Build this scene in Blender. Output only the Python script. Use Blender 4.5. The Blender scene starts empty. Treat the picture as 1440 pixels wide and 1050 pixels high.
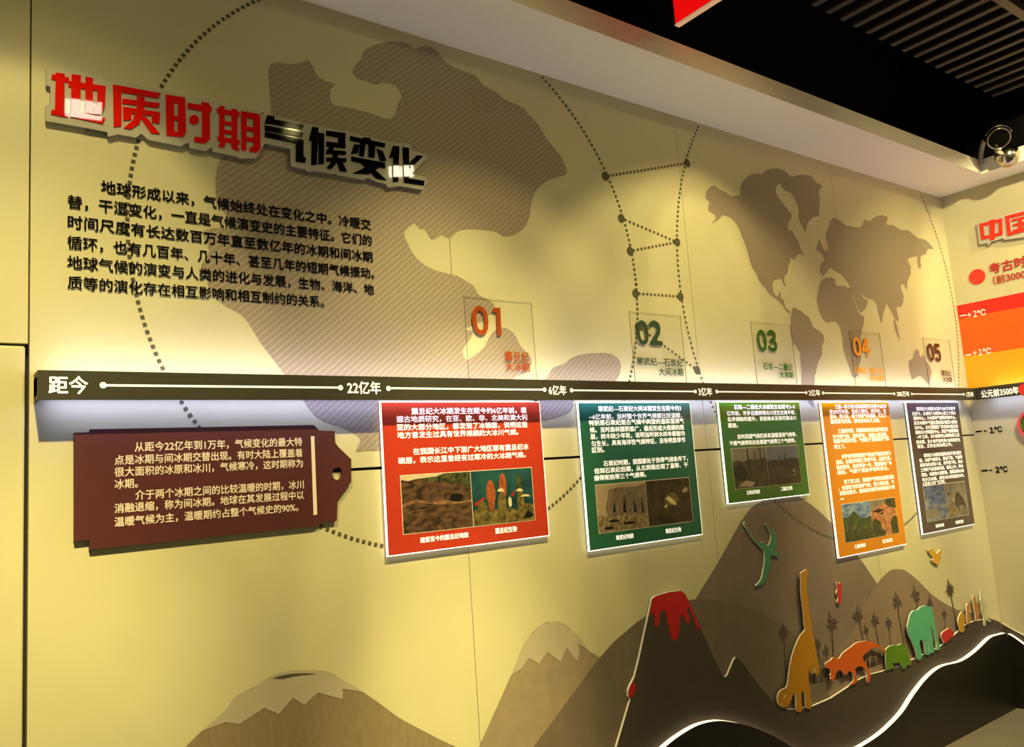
import bpy, math, random
from mathutils import Matrix, Vector
random.seed(7)
SC = bpy.context.scene
COL = SC.collection

# ------------------------------------------------------------------ camera
CX, CY, F = 720.0, 525.0, 1131.327
MR = [[0.803141, -0.591804, -0.068791], [-0.019799, -0.14191, 0.989682], [0.59546, 0.793492, 0.125691]]
D, EYE = 2.25083, 1.55
cam_d = bpy.data.cameras.new('camera')
cam = bpy.data.objects.new('camera', cam_d)
COL.objects.link(cam)
cam_d.sensor_width = 36.0
cam_d.lens = 36.0 * F / 1440.0
cam_d.clip_start = 0.02
m = Matrix.Identity(4)
for i in range(3):
    m[i][0], m[i][1], m[i][2] = MR[0][i], MR[1][i], -MR[2][i]
m.translation = Vector((0, -D, EYE))
cam.matrix_world = m
SC.camera = cam

# ------------------------------------------------------------------ world, exposure, lights
w = bpy.data.worlds.new('world')
SC.world = w
w.use_nodes = True
bg = w.node_tree.nodes['Background']
bg.inputs[0].default_value = (1.0, 1.0, 0.55, 1)
bg.inputs[1].default_value = 0.143
SC.view_settings.view_transform = 'Standard'
SC.view_settings.look = 'None'
SC.view_settings.exposure = 0.0
SC.view_settings.gamma = 1.0
SC.view_settings.use_curve_mapping = False


def spot(name, loc, target, energy, size, blend, color, radius=0.03):
    l = bpy.data.lights.new(name, 'SPOT')
    l.energy, l.spot_size, l.spot_blend, l.color, l.shadow_soft_size = energy, math.radians(size), blend, color, radius
    o = bpy.data.objects.new(name, l)
    COL.objects.link(o)
    o.location = loc
    o.rotation_euler = (Vector(target) - Vector(loc)).to_track_quat('-Z', 'Y').to_euler()
    return o


def area(name, loc, target, energy, sx, sy, color):
    l = bpy.data.lights.new(name, 'AREA')
    l.shape = 'RECTANGLE'
    l.size, l.size_y, l.energy, l.color = sx, sy, energy, color
    o = bpy.data.objects.new(name, l)
    COL.objects.link(o)
    o.location = loc
    o.rotation_euler = (Vector(target) - Vector(loc)).to_track_quat('-Z', 'Y').to_euler()
    return o


WARM = (1.0, 0.83, 0.315)
# ceiling fixtures in a row 1.3 m in front of the wall: each has a few overlapping beams
# (x, beam tilt below horizontal, half angle, edge softness, turn to the right, watts)
GAIN = 0.86
for lx, el_, half, bl_, az_, e in [
        (0.05, 42, 20, .35, 8, 64), (0.05, 55, 39, .35, 8, 14), (0.05, 62, 14, 1, 8, 337), (0.05, 68, 39, 1, 8, 281),
        (1.42, 48, 20, 1, 0, 156), (1.42, 55, 14, .35, 0, 70), (1.42, 55, 14, .35, 8, 101), (1.42, 55, 32, .35, 8, 43), (1.42, 68, 14, 1, 0, 620),
        (2.60, 35, 14, .35, 8, 33), (2.60, 35, 20, .35, 8, 20), (2.60, 48, 14, .35, -8, 21), (2.60, 55, 39, .35, 8, 73),
        (3.85, 62, 20, 1, 0, 330),
        (4.75, 44, 39, .35, 0, 20), (4.75, 48, 39, 1, 0, 108), (4.75, 62, 14, .35, -8, 85)]:
    ce, ca = math.cos(math.radians(el_)), math.radians(az_)
    spot('track_spot', (lx, -1.3, 3.25), (lx + math.sin(ca) * ce, -1.3 + math.cos(ca) * ce, 3.25 - math.sin(math.radians(el_))), e * GAIN, 2 * half, bl_, WARM)
for lx, e in ((0.05, 11), (1.42, 12), (2.60, 11), (3.85, 8), (4.75, 5)):       # stray light of the fixtures outside their beams
    spot('track_spot', (lx, -1.3, 3.25), (lx, 0, 2.0), e, 100, 1.0, WARM)
# light on the side wall
spot('track_spot', (3.75, -1.6, 3.36), (5.13, -1.28, 2.6), 185, 88, 0.3, (1.0, 0.84, 0.42))
spot('track_spot', (3.75, -1.6, 3.22), (5.13, -1.0, 1.1), 190, 56, 1.0, (1.0, 0.84, 0.42))
# unseen spot added to brighten the ceiling slats, fading towards the wall
spot('slat_fill_spot', (4.25, -1.75, 2.6), (4.25, -1.6, 3.4), 42.0, 120, 1.0, (1.0, 0.86, 0.55))
# small lamps added so the glossy title characters mirror them as glare
for p_, q_, sx_, sy_ in (((0.52, -1.22, 3.12), (0.35, 0, 2.579), 0.13, 0.07), ((1.99, -1.27, 3.14), (1.268, 0, 2.592), 0.13, 0.055)):
    o_ = area('title_glare_lamp', p_, q_, 0.014, sx_, sy_, (1.0, 0.9, 0.68))
    o_.data.spread = math.radians(30)

# ------------------------------------------------------------------ pixel geometry -> real surfaces
XC = 5.131          # side wall
ZS, YS, XS = 3.086, -0.336, 4.913     # soffit height and its outer edges


def ray(px, py):
    c = ((px - CX) / F, -(py - CY) / F, 1.0)
    return [sum(MR[k][i] * c[k] for k in range(3)) for i in range(3)]


def Wm(px, py, off=0.0):            # main wall: (x, z) on the plane `off` in front of it
    d = ray(px, py)
    s = (D - off) / d[1]
    return (s * d[0], EYE + s * d[2])


def Wr(px, py, off=0.0):            # side wall: (distance from corner, z)
    d = ray(px, py)
    s = (XC - off) / d[0]
    return (D - s * d[1], EYE + s * d[2])


def Wz(px, py, z):
    d = ray(px, py)
    s = (z - EYE) / d[2]
    return (s * d[0], s * d[1] - D)


PLANE = {'M': (Wm, lambda u, v, w: (u, -w, v)), 'R': (Wr, lambda u, v, w: (XC - w, -u, v))}


def Q(pts, z=(0, 0, 1)):            # zoomed-crop coordinates to photo pixels
    return [(z[0] + x / z[2], z[1] + y / z[2]) for x, y in pts]


def smooth(pts, n=4, closed=True):
    out, L = [], len(pts)
    for i in range(L if closed else L - 1):
        if closed:
            p0, p1, p2, p3 = pts[(i - 1) % L], pts[i], pts[(i + 1) % L], pts[(i + 2) % L]
        else:
            p0, p1, p2, p3 = pts[max(i - 1, 0)], pts[i], pts[i + 1], pts[min(i + 2, L - 1)]
        for k in range(n):
            t = k / n
            out.append(tuple(0.5 * (2 * p1[j] + (p2[j] - p0[j]) * t + (2 * p0[j] - 5 * p1[j] + 4 * p2[j] - p3[j]) * t * t
                                    + (3 * p1[j] - p0[j] - 3 * p2[j] + p3[j]) * t ** 3) for j in range(2)))
    if not closed:
        out.append(pts[-1])
    return out


# ------------------------------------------------------------------ materials
def lin(c):
    return tuple((x / 255 / 12.92 if x <= 10 else ((x / 255 + 0.055) / 1.055) ** 2.4) for x in c) + (1.0,)


def mat(name, rgb, rough=0.6, metal=0.0, noise=0.0, scale=30.0, rgb2=None, stretch=(1, 1, 1), spec=0.5, emit=0.0, emit_rgb=None, coat=0.0):
    mt = bpy.data.materials.new(name)
    mt.use_nodes = True
    nt = mt.node_tree
    b = nt.nodes['Principled BSDF']
    b.inputs['Roughness'].default_value = rough
    b.inputs['Metallic'].default_value = metal
    b.inputs['Specular IOR Level'].default_value = spec
    b.inputs['Coat Weight'].default_value = coat
    c = lin(rgb)
    tc = nt.nodes.new('ShaderNodeTexCoord')
    mp = nt.nodes.new('ShaderNodeMapping')
    mp.inputs['Scale'].default_value = stretch
    no = nt.nodes.new('ShaderNodeTexNoise')
    no.inputs['Scale'].default_value = scale
    no.inputs['Detail'].default_value = 6
    nt.links.new(tc.outputs['Object'], mp.inputs[0])
    nt.links.new(mp.outputs[0], no.inputs[0])
    rp = nt.nodes.new('ShaderNodeValToRGB')
    rp.color_ramp.elements[0].position, rp.color_ramp.elements[1].position = 0.35, 0.65
    if rgb2:
        c2 = lin(rgb2)
    else:
        c2 = tuple(min(1, x * (1 + noise)) for x in c[:3]) + (1,)
        c = tuple(x * (1 - noise) for x in c[:3]) + (1,)
    rp.color_ramp.elements[0].color, rp.color_ramp.elements[1].color = c, c2
    nt.links.new(no.outputs[0], rp.inputs[0])
    nt.links.new(rp.outputs[0], b.inputs['Base Color'])
    if emit:
        b.inputs['Emission Color'].default_value = lin(emit_rgb or rgb)
        b.inputs['Emission Strength'].default_value = emit
    return mt


def stripe_mat(name, rgb, line, ang, space, width, rough=0.6):
    mt = bpy.data.materials.new(name)
    mt.use_nodes = True
    nt = mt.node_tree
    b = nt.nodes['Principled BSDF']
    b.inputs['Roughness'].default_value = rough
    tc = nt.nodes.new('ShaderNodeTexCoord')
    sp = nt.nodes.new('ShaderNodeSeparateXYZ')
    nt.links.new(tc.outputs['Object'], sp.inputs[0])

    def mth(op, a, bb):
        n = nt.nodes.new('ShaderNodeMath')
        n.operation = op
        for i, v in enumerate((a, bb)):
            if isinstance(v, (int, float)):
                n.inputs[i].default_value = v
            else:
                nt.links.new(v, n.inputs[i])
        return n.outputs[0]
    s = mth('ADD', mth('MULTIPLY', sp.outputs[0], math.sin(ang)), mth('MULTIPLY', sp.outputs[2], -math.cos(ang)))
    s = mth('FRACT', mth('ADD', mth('DIVIDE', s, space), 1000.0), 0)
    s = mth('LESS_THAN', s, width)
    mx = nt.nodes.new('ShaderNodeMix')
    mx.data_type = 'RGBA'
    nt.links.new(s, mx.inputs['Factor'])
    mx.inputs['A'].default_value = lin(rgb)
    mx.inputs['B'].default_value = lin(line)
    nt.links.new(mx.outputs['Result'], b.inputs['Base Color'])
    return mt


def acrylic(name, rgb, clear, rough=0.04):
    mt = bpy.data.materials.new(name)
    mt.use_nodes = True
    nt = mt.node_tree
    b = nt.nodes['Principled BSDF']
    b.inputs['Base Color'].default_value = lin(rgb)
    b.inputs['Roughness'].default_value = rough
    tr = nt.nodes.new('ShaderNodeBsdfTransparent')
    mx = nt.nodes.new('ShaderNodeMixShader')
    mx.inputs[0].default_value = clear
    out = nt.nodes['Material Output']
    nt.links.new(b.outputs[0], mx.inputs[1])
    nt.links.new(tr.outputs[0], mx.inputs[2])
    nt.links.new(mx.outputs[0], out.inputs[0])
    return mt


def glow(name, rgb, strength):
    mt = bpy.data.materials.new(name)
    mt.use_nodes = True
    nt = mt.node_tree
    nt.nodes.remove(nt.nodes['Principled BSDF'])
    e = nt.nodes.new('ShaderNodeEmission')
    e.inputs[0].default_value = lin(rgb)
    e.inputs[1].default_value = strength
    nt.links.new(e.outputs[0], nt.nodes['Material Output'].inputs[0])
    return mt


M = {}
M['wall'] = mat('cream wall paint', (200, 192, 158), 0.55, noise=0.02, scale=6)
M['gap'] = mat('dark joint', (30, 26, 18), 0.9)
M['soffit'] = mat('soffit paint', (250, 245, 230), 0.7, noise=0.01)
M['black'] = mat('black ceiling paint', (6, 6, 6), 0.9, spec=0.1)
M['slat'] = mat('dark ceiling slat', (38, 34, 26), 0.6, noise=0.1)
M['floor'] = mat('grey floor', (122, 114, 98), 0.5, noise=0.06, scale=8)
M['map'] = stripe_mat('large map print', (148, 132, 118), (182, 170, 148), math.radians(40), 0.0158, 0.13)
M['map2'] = stripe_mat('small map print', (136, 122, 108), (170, 156, 134), math.radians(40), 0.0125, 0.2)
M['dot'] = mat('dark olive print', (88, 84, 70), 0.8, spec=0.1)
M['ink'] = mat('black lettering', (8, 7, 6), 0.8, spec=0.05)
M['acry'] = acrylic('frosted acrylic', (205, 200, 190), 0.25, 0.03)
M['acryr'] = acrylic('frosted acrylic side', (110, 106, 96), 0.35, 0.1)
M['redl'] = mat('red acrylic letter', (214, 24, 12), 0.025)
M['blackl'] = mat('black acrylic letter', (8, 8, 8), 0.025)
M['redl2'] = mat('red letter', (214, 52, 34), 0.3)
M['bar'] = mat('charcoal bar', (58, 56, 48), 0.45, noise=0.03)
M['white'] = mat('white print', (248, 244, 236), 0.5)
M['glowtext'] = mat('lit white lettering', (248, 244, 236), 0.5, emit=0.7, emit_rgb=(255, 244, 226))
M['ledtop'] = glow('cool led strip', (228, 226, 240), 19.0)
M['led'] = glow('cool led strip', (192, 200, 255), 20.0)
M['maroon'] = mat('maroon board', (80, 34, 38), 0.45, noise=0.05, scale=5)
M['pink'] = mat('pale pink print', (240, 220, 206), 0.5)
M['edge'] = glow('lit acrylic rim', (255, 248, 225), 2.4)
M['clear'] = acrylic('clear acrylic', (120, 116, 96), 0.975, 0.02)
M['clearedge'] = acrylic('clear acrylic edge', (84, 74, 40), 0.35, 0.1)
M['whiteboard'] = mat('white board edge', (250, 244, 228), 0.5)
M['m_tall'] = mat('tall mountain print', (122, 106, 98), 0.75, noise=0.05, scale=9)
M['m_light'] = mat('left mountain print', (134, 116, 92), 0.75, noise=0.09, scale=26, stretch=(3, 1, 1))
M['m_mid'] = mat('mid mountain print', (146, 128, 108), 0.75, noise=0.07, scale=20)
M['m_dark'] = mat('dark hill print', (110, 96, 84), 0.75, noise=0.07, scale=14)
M['m_right'] = mat('right hill print', (134, 114, 102), 0.75, noise=0.04, scale=9)
M['snow'] = mat('snow cap print', (176, 164, 146), 0.75, noise=0.04, scale=9)
M['ridge'] = mat('dark ridge print', (68, 59, 51), 0.7, noise=0.06, scale=10)
M['lava'] = mat('red lava print', (190, 14, 16), 0.5)
M['base'] = mat('black wave panel', (28, 25, 20), 0.4, noise=0.15, scale=4)
M['warmled'] = glow('warm led strip', (255, 232, 186), 1.9)
M['palm'] = mat('dark palm print', (84, 68, 60), 0.8)
M['chrome'] = mat('polished steel', (190, 184, 172), 0.18, metal=1.0)
M['camwhite'] = mat('white cable', (205, 200, 176), 0.5)
M['camblack'] = mat('black camera body', (10, 10, 9), 0.4)
M['lens'] = mat('camera lens glass', (8, 8, 8), 0.08, coat=1.0)


# ------------------------------------------------------------------ object helpers
BASE = {}


def tag(o, label, cat, group=None):
    o['label'], o['category'] = label, cat
    if group:
        o['group'] = group
    return o


def thing(name, label, cat, loc, group=None):
    o = bpy.data.objects.new(name, None)
    o.empty_display_size = 0.05
    COL.objects.link(o)
    o.location = loc
    BASE[o] = Vector(loc)
    return tag(o, label, cat, group)


def link(name, verts, faces, mats, parent=None, fm=None, smooth_shade=False):
    if parent is None:
        c = [sum(v[i] for v in verts) / len(verts) for i in range(3)]
        b = Vector((c[0], c[1], min(v[2] for v in verts)))
    else:
        b = BASE[parent]
    me = bpy.data.meshes.new(name)
    me.from_pydata([tuple(Vector(v) - b) for v in verts], [], faces)
    for mm in (mats if isinstance(mats, (list, tuple)) else [mats]):
        me.materials.append(mm)
    if fm:
        for p, i in zip(me.polygons, fm):
            p.material_index = i
    if smooth_shade:
        for p in me.polygons:
            p.use_smooth = True
    me.update()
    o = bpy.data.objects.new(name, me)
    COL.objects.link(o)
    if parent is None:
        o.location = b
    else:
        o.parent = parent
    BASE[o] = b
    return o


class Acc:
    def __init__(self):
        self.v, self.f, self.m = [], [], []

    def add(self, verts, faces, mi=0):
        n = len(self.v)
        self.v += [tuple(x) for x in verts]
        self.f += [tuple(i + n for i in f) for f in faces]
        self.m += ([mi] * len(faces) if isinstance(mi, int) else list(mi))
        return self

    def box(self, x0, x1, y0, y1, z0, z1, mi=0):
        vs = [(x, y, z) for x in (x0, x1) for y in (y0, y1) for z in (z0, z1)]
        return self.add(vs, [(0, 1, 3, 2), (4, 6, 7, 5), (0, 4, 5, 1), (2, 3, 7, 6), (0, 2, 6, 4), (1, 5, 7, 3)], mi)

    def build(self, name, mats, parent=None, sm=False):
        return link(name, self.v, self.f, mats, parent, self.m, sm)


def struct(o):
    o['kind'] = 'structure'
    return o


def curve_mesh(loops, th=0.0, bevel=0.0):
    cu = bpy.data.curves.new('tmp', 'CURVE')
    cu.dimensions = '2D'
    cu.fill_mode = 'BOTH'
    cu.extrude = max(th / 2 - bevel, 0)
    cu.bevel_depth = bevel
    for lp in loops:
        s = cu.splines.new('POLY')
        s.points.add(len(lp) - 1)
        for p, (x, y) in zip(s.points, lp):
            p.co = (x, y, 0, 1)
        s.use_cyclic_u = True
    o = bpy.data.objects.new('tmp', cu)
    me = bpy.data.meshes.new_from_object(o)
    vs = [tuple(v.co) for v in me.vertices]
    fs = [tuple(p.vertices) for p in me.polygons]
    side = [1 if abs(p.normal.z) < 0.5 else 0 for p in me.polygons]
    bpy.data.objects.remove(o)
    bpy.data.curves.remove(cu)
    bpy.data.meshes.remove(me)
    return vs, fs, side


def plate_acc(acc, loops, off, th, pl='M', px=True, mi=(0, 0)):
    """solid flat board with its back at `off`; loops are photo pixels (px) or wall coordinates"""
    W, T = PLANE[pl]
    if px:
        loops = [[W(x, y, off + th) for x, y in lp] for lp in loops]
    vs, fs, side = curve_mesh(loops, th)
    if th == 0:        # make a printed face look into the room
        out = []
        for f in fs:
            a, b, c = (vs[i] for i in f[:3])
            out.append(f if (b[0] - a[0]) * (c[1] - a[1]) - (b[1] - a[1]) * (c[0] - a[0]) > 0 else f[::-1])
        fs = out
    acc.add([T(x, y, off + th / 2 + z) for x, y, z in vs], fs, [mi[s] for s in side])
    return acc


def plate(name, loops, off, th, mats, parent=None, pl='M', px=True):
    mats = mats if isinstance(mats, (list, tuple)) else [mats]
    a = plate_acc(Acc(), loops, off, th, pl, px, (0, len(mats) - 1))
    return a.build(name, mats, parent)


TXT = {}


def glyphs(s, bold):
    if (s, bold) in TXT:
        return TXT[(s, bold)]
    cu = bpy.data.curves.new('tmp', 'FONT')
    cu.body = s
    cu.size = 1
    cu.resolution_u = 3
    o = bpy.data.objects.new('tmp', cu)
    COL.objects.link(o)
    dg = bpy.context.evaluated_depsgraph_get()
    dg.update()
    me = bpy.data.meshes.new_from_object(o.evaluated_get(dg))
    v0, f0 = [(v.co.x, v.co.y) for v in me.vertices], [tuple(p.vertices) for p in me.polygons]
    shifts = [(0, 0)] if bold <= 0 else [(0, 0), (bold, 0), (-bold, 0), (0, bold), (0, -bold)] + \
        ([(bold * .7, bold * .7), (-bold * .7, bold * .7), (bold * .7, -bold * .7), (-bold * .7, -bold * .7)] if bold > 0.03 else [])
    vs, fs = [], []
    for dx, dy in shifts:          # heavier strokes: the outline drawn again a hair to each side
        n = len(vs)
        vs += [(x + dx, y + dy) for x, y in v0]
        fs += [tuple(i + n for i in f) for f in f0]
    r = ([(x, y, i // len(v0) * 5e-5) for i, (x, y) in enumerate(vs)], fs)
    bpy.data.objects.remove(o)
    bpy.data.curves.remove(cu)
    bpy.data.meshes.remove(me)
    TXT[(s, bold)] = r
    return r


def text_acc(acc, s, L, R, h, off, bold=0.012, pl='M', mi=0, latin=False, box=False):
    """one line of writing: L and R are the pixel positions of its left and right ends at mid height, h its height at L"""
    W, T = PLANE[pl]
    a, b = W(*L, off), W(*R, off)
    hh = abs(W(L[0], L[1] - h / 2, off)[1] - W(L[0], L[1] + h / 2, off)[1])
    vs, fs = glyphs(s, bold)
    x0, x1 = min(v[0] for v in vs), max(v[0] for v in vs)
    c, full = (0.345, 0.71) if latin else (0.38, 0.93)
    if box:
        y0, y1 = min(v[1] for v in vs), max(v[1] for v in vs)
        c, full = (y0 + y1) / 2, y1 - y0
    kx, kz = (b[0] - a[0]) / (x1 - x0), hh / full
    zl, zr = a[1], b[1]
    out = []
    for x, y, w_ in vs:
        out.append(T(a[0] + (x - x0) * kx, (zl + zr) / 2 + (y - c) * kz, off + w_))
    fl = []
    for f in fs:
        p, q, r = (vs[i] for i in f[:3])
        fl.append(f if (q[0] - p[0]) * (r[1] - p[1]) - (q[1] - p[1]) * (r[0] - p[0]) > 0 else f[::-1])
    acc.add(out, fl, mi)
    return acc


def tube(acc, pts, r, mi=0, n=10, caps=True):
    pts = [Vector(p) for p in pts]
    base = len(acc.v)
    vs, fs = [], []
    up = Vector((0.3, 0.2, 1)).normalized()
    for i, p in enumerate(pts):
        d = (pts[min(i + 1, len(pts) - 1)] - pts[max(i - 1, 0)]).normalized()
        a = d.cross(up).normalized()
        b = d.cross(a)
        rr = r[i] if isinstance(r, (list, tuple)) else r
        vs += [p + a * rr * math.cos(2 * math.pi * k / n) + b * rr * math.sin(2 * math.pi * k / n) for k in range(n)]
    for i in range(len(pts) - 1):
        for k in range(n):
            fs.append((i * n + k, i * n + (k + 1) % n, (i + 1) * n + (k + 1) % n, (i + 1) * n + k))
    if caps:
        fs += [tuple(range(n))[::-1], tuple((len(pts) - 1) * n + k for k in range(n))]
    acc.add(vs, fs, mi)
    return acc


def ball(acc, c, r, mi=0, nu=24, nv=14):
    vs, fs = [], []
    for j in range(nv + 1):
        t = math.pi * j / nv
        for i in range(nu):
            p = 2 * math.pi * i / nu
            vs.append((c[0] + r * math.sin(t) * math.cos(p), c[1] + r * math.sin(t) * math.sin(p), c[2] + r * math.cos(t)))
    for j in range(nv):
        for i in range(nu):
            fs.append((j * nu + i, (j + 1) * nu + i, (j + 1) * nu + (i + 1) % nu, j * nu + (i + 1) % nu))
    return acc.add(vs, fs, mi)


FZ = 0.04           # floor level
# ================================================================== THE SETTING
XL = -2.4
s0 = Wm(44, 0)[0]
s1, s2, s3 = Wm(632.6, 345)[0], Wm(948, 164)[0], Wm(1166.7, 232.7)[0]
zg = Wm(800, 643)[1]
a = Acc()
a.box(XL, XC + 0.1, 0.03, 0.10, FZ, ZS + 0.1, 1)
top = ZS
a.box(XL, s0 - 0.0025, 0, 0.03, 1.9515, top)
a.box(s0 + 0.0015, 0.9, 0, 0.03, FZ, top)
for x0, x1 in ((0.9, s1 - .001), (s1 + .001, s2 - .001), (s2 + .001, s3 - .001), (s3 + .001, XC)):
    a.box(x0, x1, 0, 0.03, FZ, zg - 0.0045)
    a.box(x0, x1, 0, 0.03, zg + 0.0045, top)
struct(a.build('wall_back', [M['wall'], M['gap']]))
a = Acc()
a.box(-0.95, s0 - 0.008, -0.006, 0.028, FZ, 1.944)
d = a.build('door_1', M['wall'])
bv = d.modifiers.new('bevel', 'BEVEL')
bv.width, bv.segments = 0.006, 3
struct(d)
a = Acc()
a.box(XL, -0.955, 0, 0.03, FZ, 1.944)
struct(a.build('trim_1', M['wall']))
a = Acc().box(XC, XC + 0.1, -4.2, 0.0, FZ, ZS + 0.1)
struct(a.build('wall_right', M['wall']))
a = Acc().box(XL, XC + 0.1, -4.2, 0.1, FZ - 0.1, FZ)
struct(a.build('floor', M['floor']))
zt = 3.168
a = Acc().box(XL, XC, YS, 0.0, ZS, zt)
a.box(XS, XC, -4.2, YS, ZS, zt)
struct(a.build('trim_2', M['soffit']))
a = Acc().box(XL, XC + 0.1, -4.2, 0.1, 3.9, 4.0)
a.box(XL, XC + 0.1, 0.0, 0.1, zt, 3.9).box(XC, XC + 0.1, -4.2, 0.0, zt, 3.9)
struct(a.build('ceiling', M['black']))
# slats of the open ceiling
pitch = 0.1045
xs0 = Wz(1159, 0, 3.4)[0]
ks = range(-8, 17)
for k in ks:
    x = xs0 + k * pitch
    a = Acc().box(x - 0.016, x + 0.016, -4.0, -0.55, 3.4, 3.412)
    tag(a.build('ceiling_slat', M['slat']), 'grey slat of the open black ceiling above the wall, parallel to its neighbours', 'ceiling slat', 'slats of the open ceiling')

# ================================================================== MURAL ON THE MAIN WALL
z2, z3, z6, zp = (300, 0, 3), (720, 0, 3), (400, 350, 3), (640, 400, 8.08)
bigA = Q([(245, 470), (238, 380), (232, 300), (245, 270), (275, 262), (330, 272), (370, 262), (395, 252), (412, 265), (425, 290), (440, 320),
          (470, 340), (515, 355), (495, 375), (493, 400), (503, 440), (560, 452), (640, 470), (700, 490), (750, 502), (772, 470), (778, 440),
          (795, 412), (790, 390), (770, 362), (740, 350), (710, 350), (680, 355), (640, 340), (600, 325), (588, 295), (600, 275), (622, 252),
          (635, 215), (670, 195), (720, 178), (760, 175), (805, 180), (830, 190), (850, 208), (880, 195), (905, 195), (930, 205), (950, 220),
          (965, 245), (1000, 275), (1050, 297), (1110, 322), (1140, 360), (1190, 385), (1230, 420), (1280, 440)], z2)
bigA += [(740, 155), (742, 160), (757, 175), (770, 197), (787, 217), (795, 233), (797, 242), (792, 247), (777, 251), (763, 258), (753, 270),
         (747, 287), (744, 307), (737, 320), (727, 328), (720, 331), (707, 332), (697, 325), (667, 322), (650, 323), (640, 328), (633, 335),
         (620, 330), (608, 338), (598, 322), (590, 322), (583, 313), (568, 327), (575, 345), (580, 355), (590, 367), (607, 378), (623, 383),
         (643, 388), (660, 398), (666, 402), (673, 414), (681, 418.6), (689.5, 423.5), (696, 430), (690, 441), (677, 452), (666, 457),
         (657, 461), (657, 464), (666, 465), (664, 472), (655, 485), (651, 492), (652, 500), (656, 506), (659, 505), (668, 499), (681, 487),
         (688, 474), (694.5, 465.6), (702, 461), (709, 460.6), (717, 464), (724, 470.5), (729, 480), (735, 490), (743, 498), (747.7, 505),
         (746.5, 514), (739, 524), (727, 529), (705, 545), (665, 568), (620, 598), (575, 622), (537, 633), (513, 633), (500, 635), (507, 620),
         (503, 613), (490, 605), (477, 599), (463, 595), (447, 587), (433, 573), (427, 563), (397, 523), (380, 500), (367, 483), (353, 460),
         (340, 443), (320, 432), (310.6, 425), (300, 416.6), (293, 404), (290, 391), (283, 377), (286.5, 366), (293, 358), (293, 347),
         (286.5, 335), (286.5, 325), (298, 321), (310, 320.6), (327, 322), (321, 307), (316, 298), (309, 288), (304, 280), (303, 251),
         (305, 240), (308, 230), (315, 218), (345, 195), (375, 180)]
bigB = [(767, 532), (778, 517), (793, 512), (807, 502), (830, 497), (857, 497), (870, 505), (873, 517), (867, 535), (845, 552), (808, 563),
        (807, 570), (800, 580), (783, 587), (762, 592), (735, 600), (735, 570)]
t = thing('world_map_print', 'large striped grey continent shape printed on the wall behind the title and paragraph', 'map', (1.1, -0.001, 1.7))
plate('continent', [smooth(bigA, 2)], 0.001, 0, M['map'], t)
plate('continent', [smooth(bigB, 3)], 0.001, 0, M['map'], t)

w1, w2, w3 = (980, 220, 5.835), (1060, 380, 6.361), (1140, 290, 5.835)
na = Q([(75, 290), (95, 265), (120, 240), (150, 240), (185, 270), (240, 295), (280, 325), (320, 322), (355, 318), (358, 270), (370, 215),
        (400, 175), (450, 145), (490, 138), (530, 145), (560, 115), (610, 100), (660, 98), (710, 110), (745, 140), (770, 162), (810, 160),
        (850, 150), (910, 152), (950, 170), (975, 210), (1010, 232), (1030, 236), (1015, 260), (1000, 290), (1010, 350), (1005, 430),
        (1005, 490), (960, 495), (925, 520), (905, 560), (893, 618), (870, 580), (845, 530), (830, 485), (838, 455), (830, 410), (800, 340),
        (775, 300), (745, 285), (710, 270), (695, 240), (680, 222), (655, 240), (645, 285), (665, 330), (700, 380), (740, 430), (775, 470),
        (778, 495), (745, 555), (745, 590), (760, 615), (780, 600), (800, 650), (835, 695), (845, 745), (878, 812), (835, 795), (800, 848),
        (770, 830), (765, 870), (750, 895), (745, 950), (720, 985), (712, 1010)], w1)
na += Q([(265, 75), (283, 150), (275, 115), (255, 85), (232, 72), (210, 85), (180, 88), (168, 130), (175, 190), (205, 235), (222, 215),
         (230, 190), (240, 195), (240, 240), (270, 270), (280, 320), (300, 350), (330, 370), (325, 385), (300, 375), (270, 330), (240, 290),
         (210, 265), (160, 230), (125, 190), (95, 140), (90, 155), (50, 90), (20, 20)], w2)
na += Q([(520, 1040), (490, 960), (450, 905), (430, 830), (410, 750), (370, 650), (350, 590), (310, 530), (270, 495), (215, 480), (180, 520),
         (110, 558), (155, 510), (150, 480), (95, 445), (95, 400), (110, 375), (72, 345)], w1)
sa = Q([(345, 350), (365, 332), (400, 355), (430, 365), (445, 390), (490, 415), (510, 450), (525, 500), (560, 525), (600, 550), (625, 580),
        (632, 625), (612, 680), (612, 740), (595, 790), (570, 840), (560, 900), (545, 945), (545, 1010), (535, 1080), (530, 1150), (545, 1235),
        (500, 1200), (440, 1100), (425, 1020), (425, 900), (415, 740), (390, 700), (355, 650), (335, 590), (330, 500), (330, 420)], w2)
ea = Q([(205, 95), (235, 115), (300, 165), (320, 158), (370, 172), (410, 170), (440, 110), (485, 120), (540, 80), (600, 72), (635, 90),
        (620, 150), (680, 155), (740, 195), (800, 195), (880, 260), (945, 275), (985, 315), (1010, 350), (960, 350), (945, 395), (905, 405),
        (900, 450), (908, 490), (895, 518), (880, 490), (872, 450), (875, 410), (820, 420), (797, 430), (800, 455), (822, 490), (820, 560),
        (795, 610), (792, 688), (765, 645), (745, 635), (740, 670), (762, 730), (762, 780), (745, 822), (705, 830), (712, 880), (725, 930),
        (715, 945), (690, 920), (675, 885), (650, 840), (625, 797), (605, 850), (590, 910), (585, 962), (575, 940), (555, 870), (540, 800),
        (510, 765), (465, 755), (430, 730), (405, 700), (415, 725), (440, 755), (470, 775), (465, 810), (440, 850), (412, 875), (390, 840),
        (360, 765), (332, 705), (345, 745), (375, 820), (400, 885), (425, 898), (442, 905)], w3)
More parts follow.
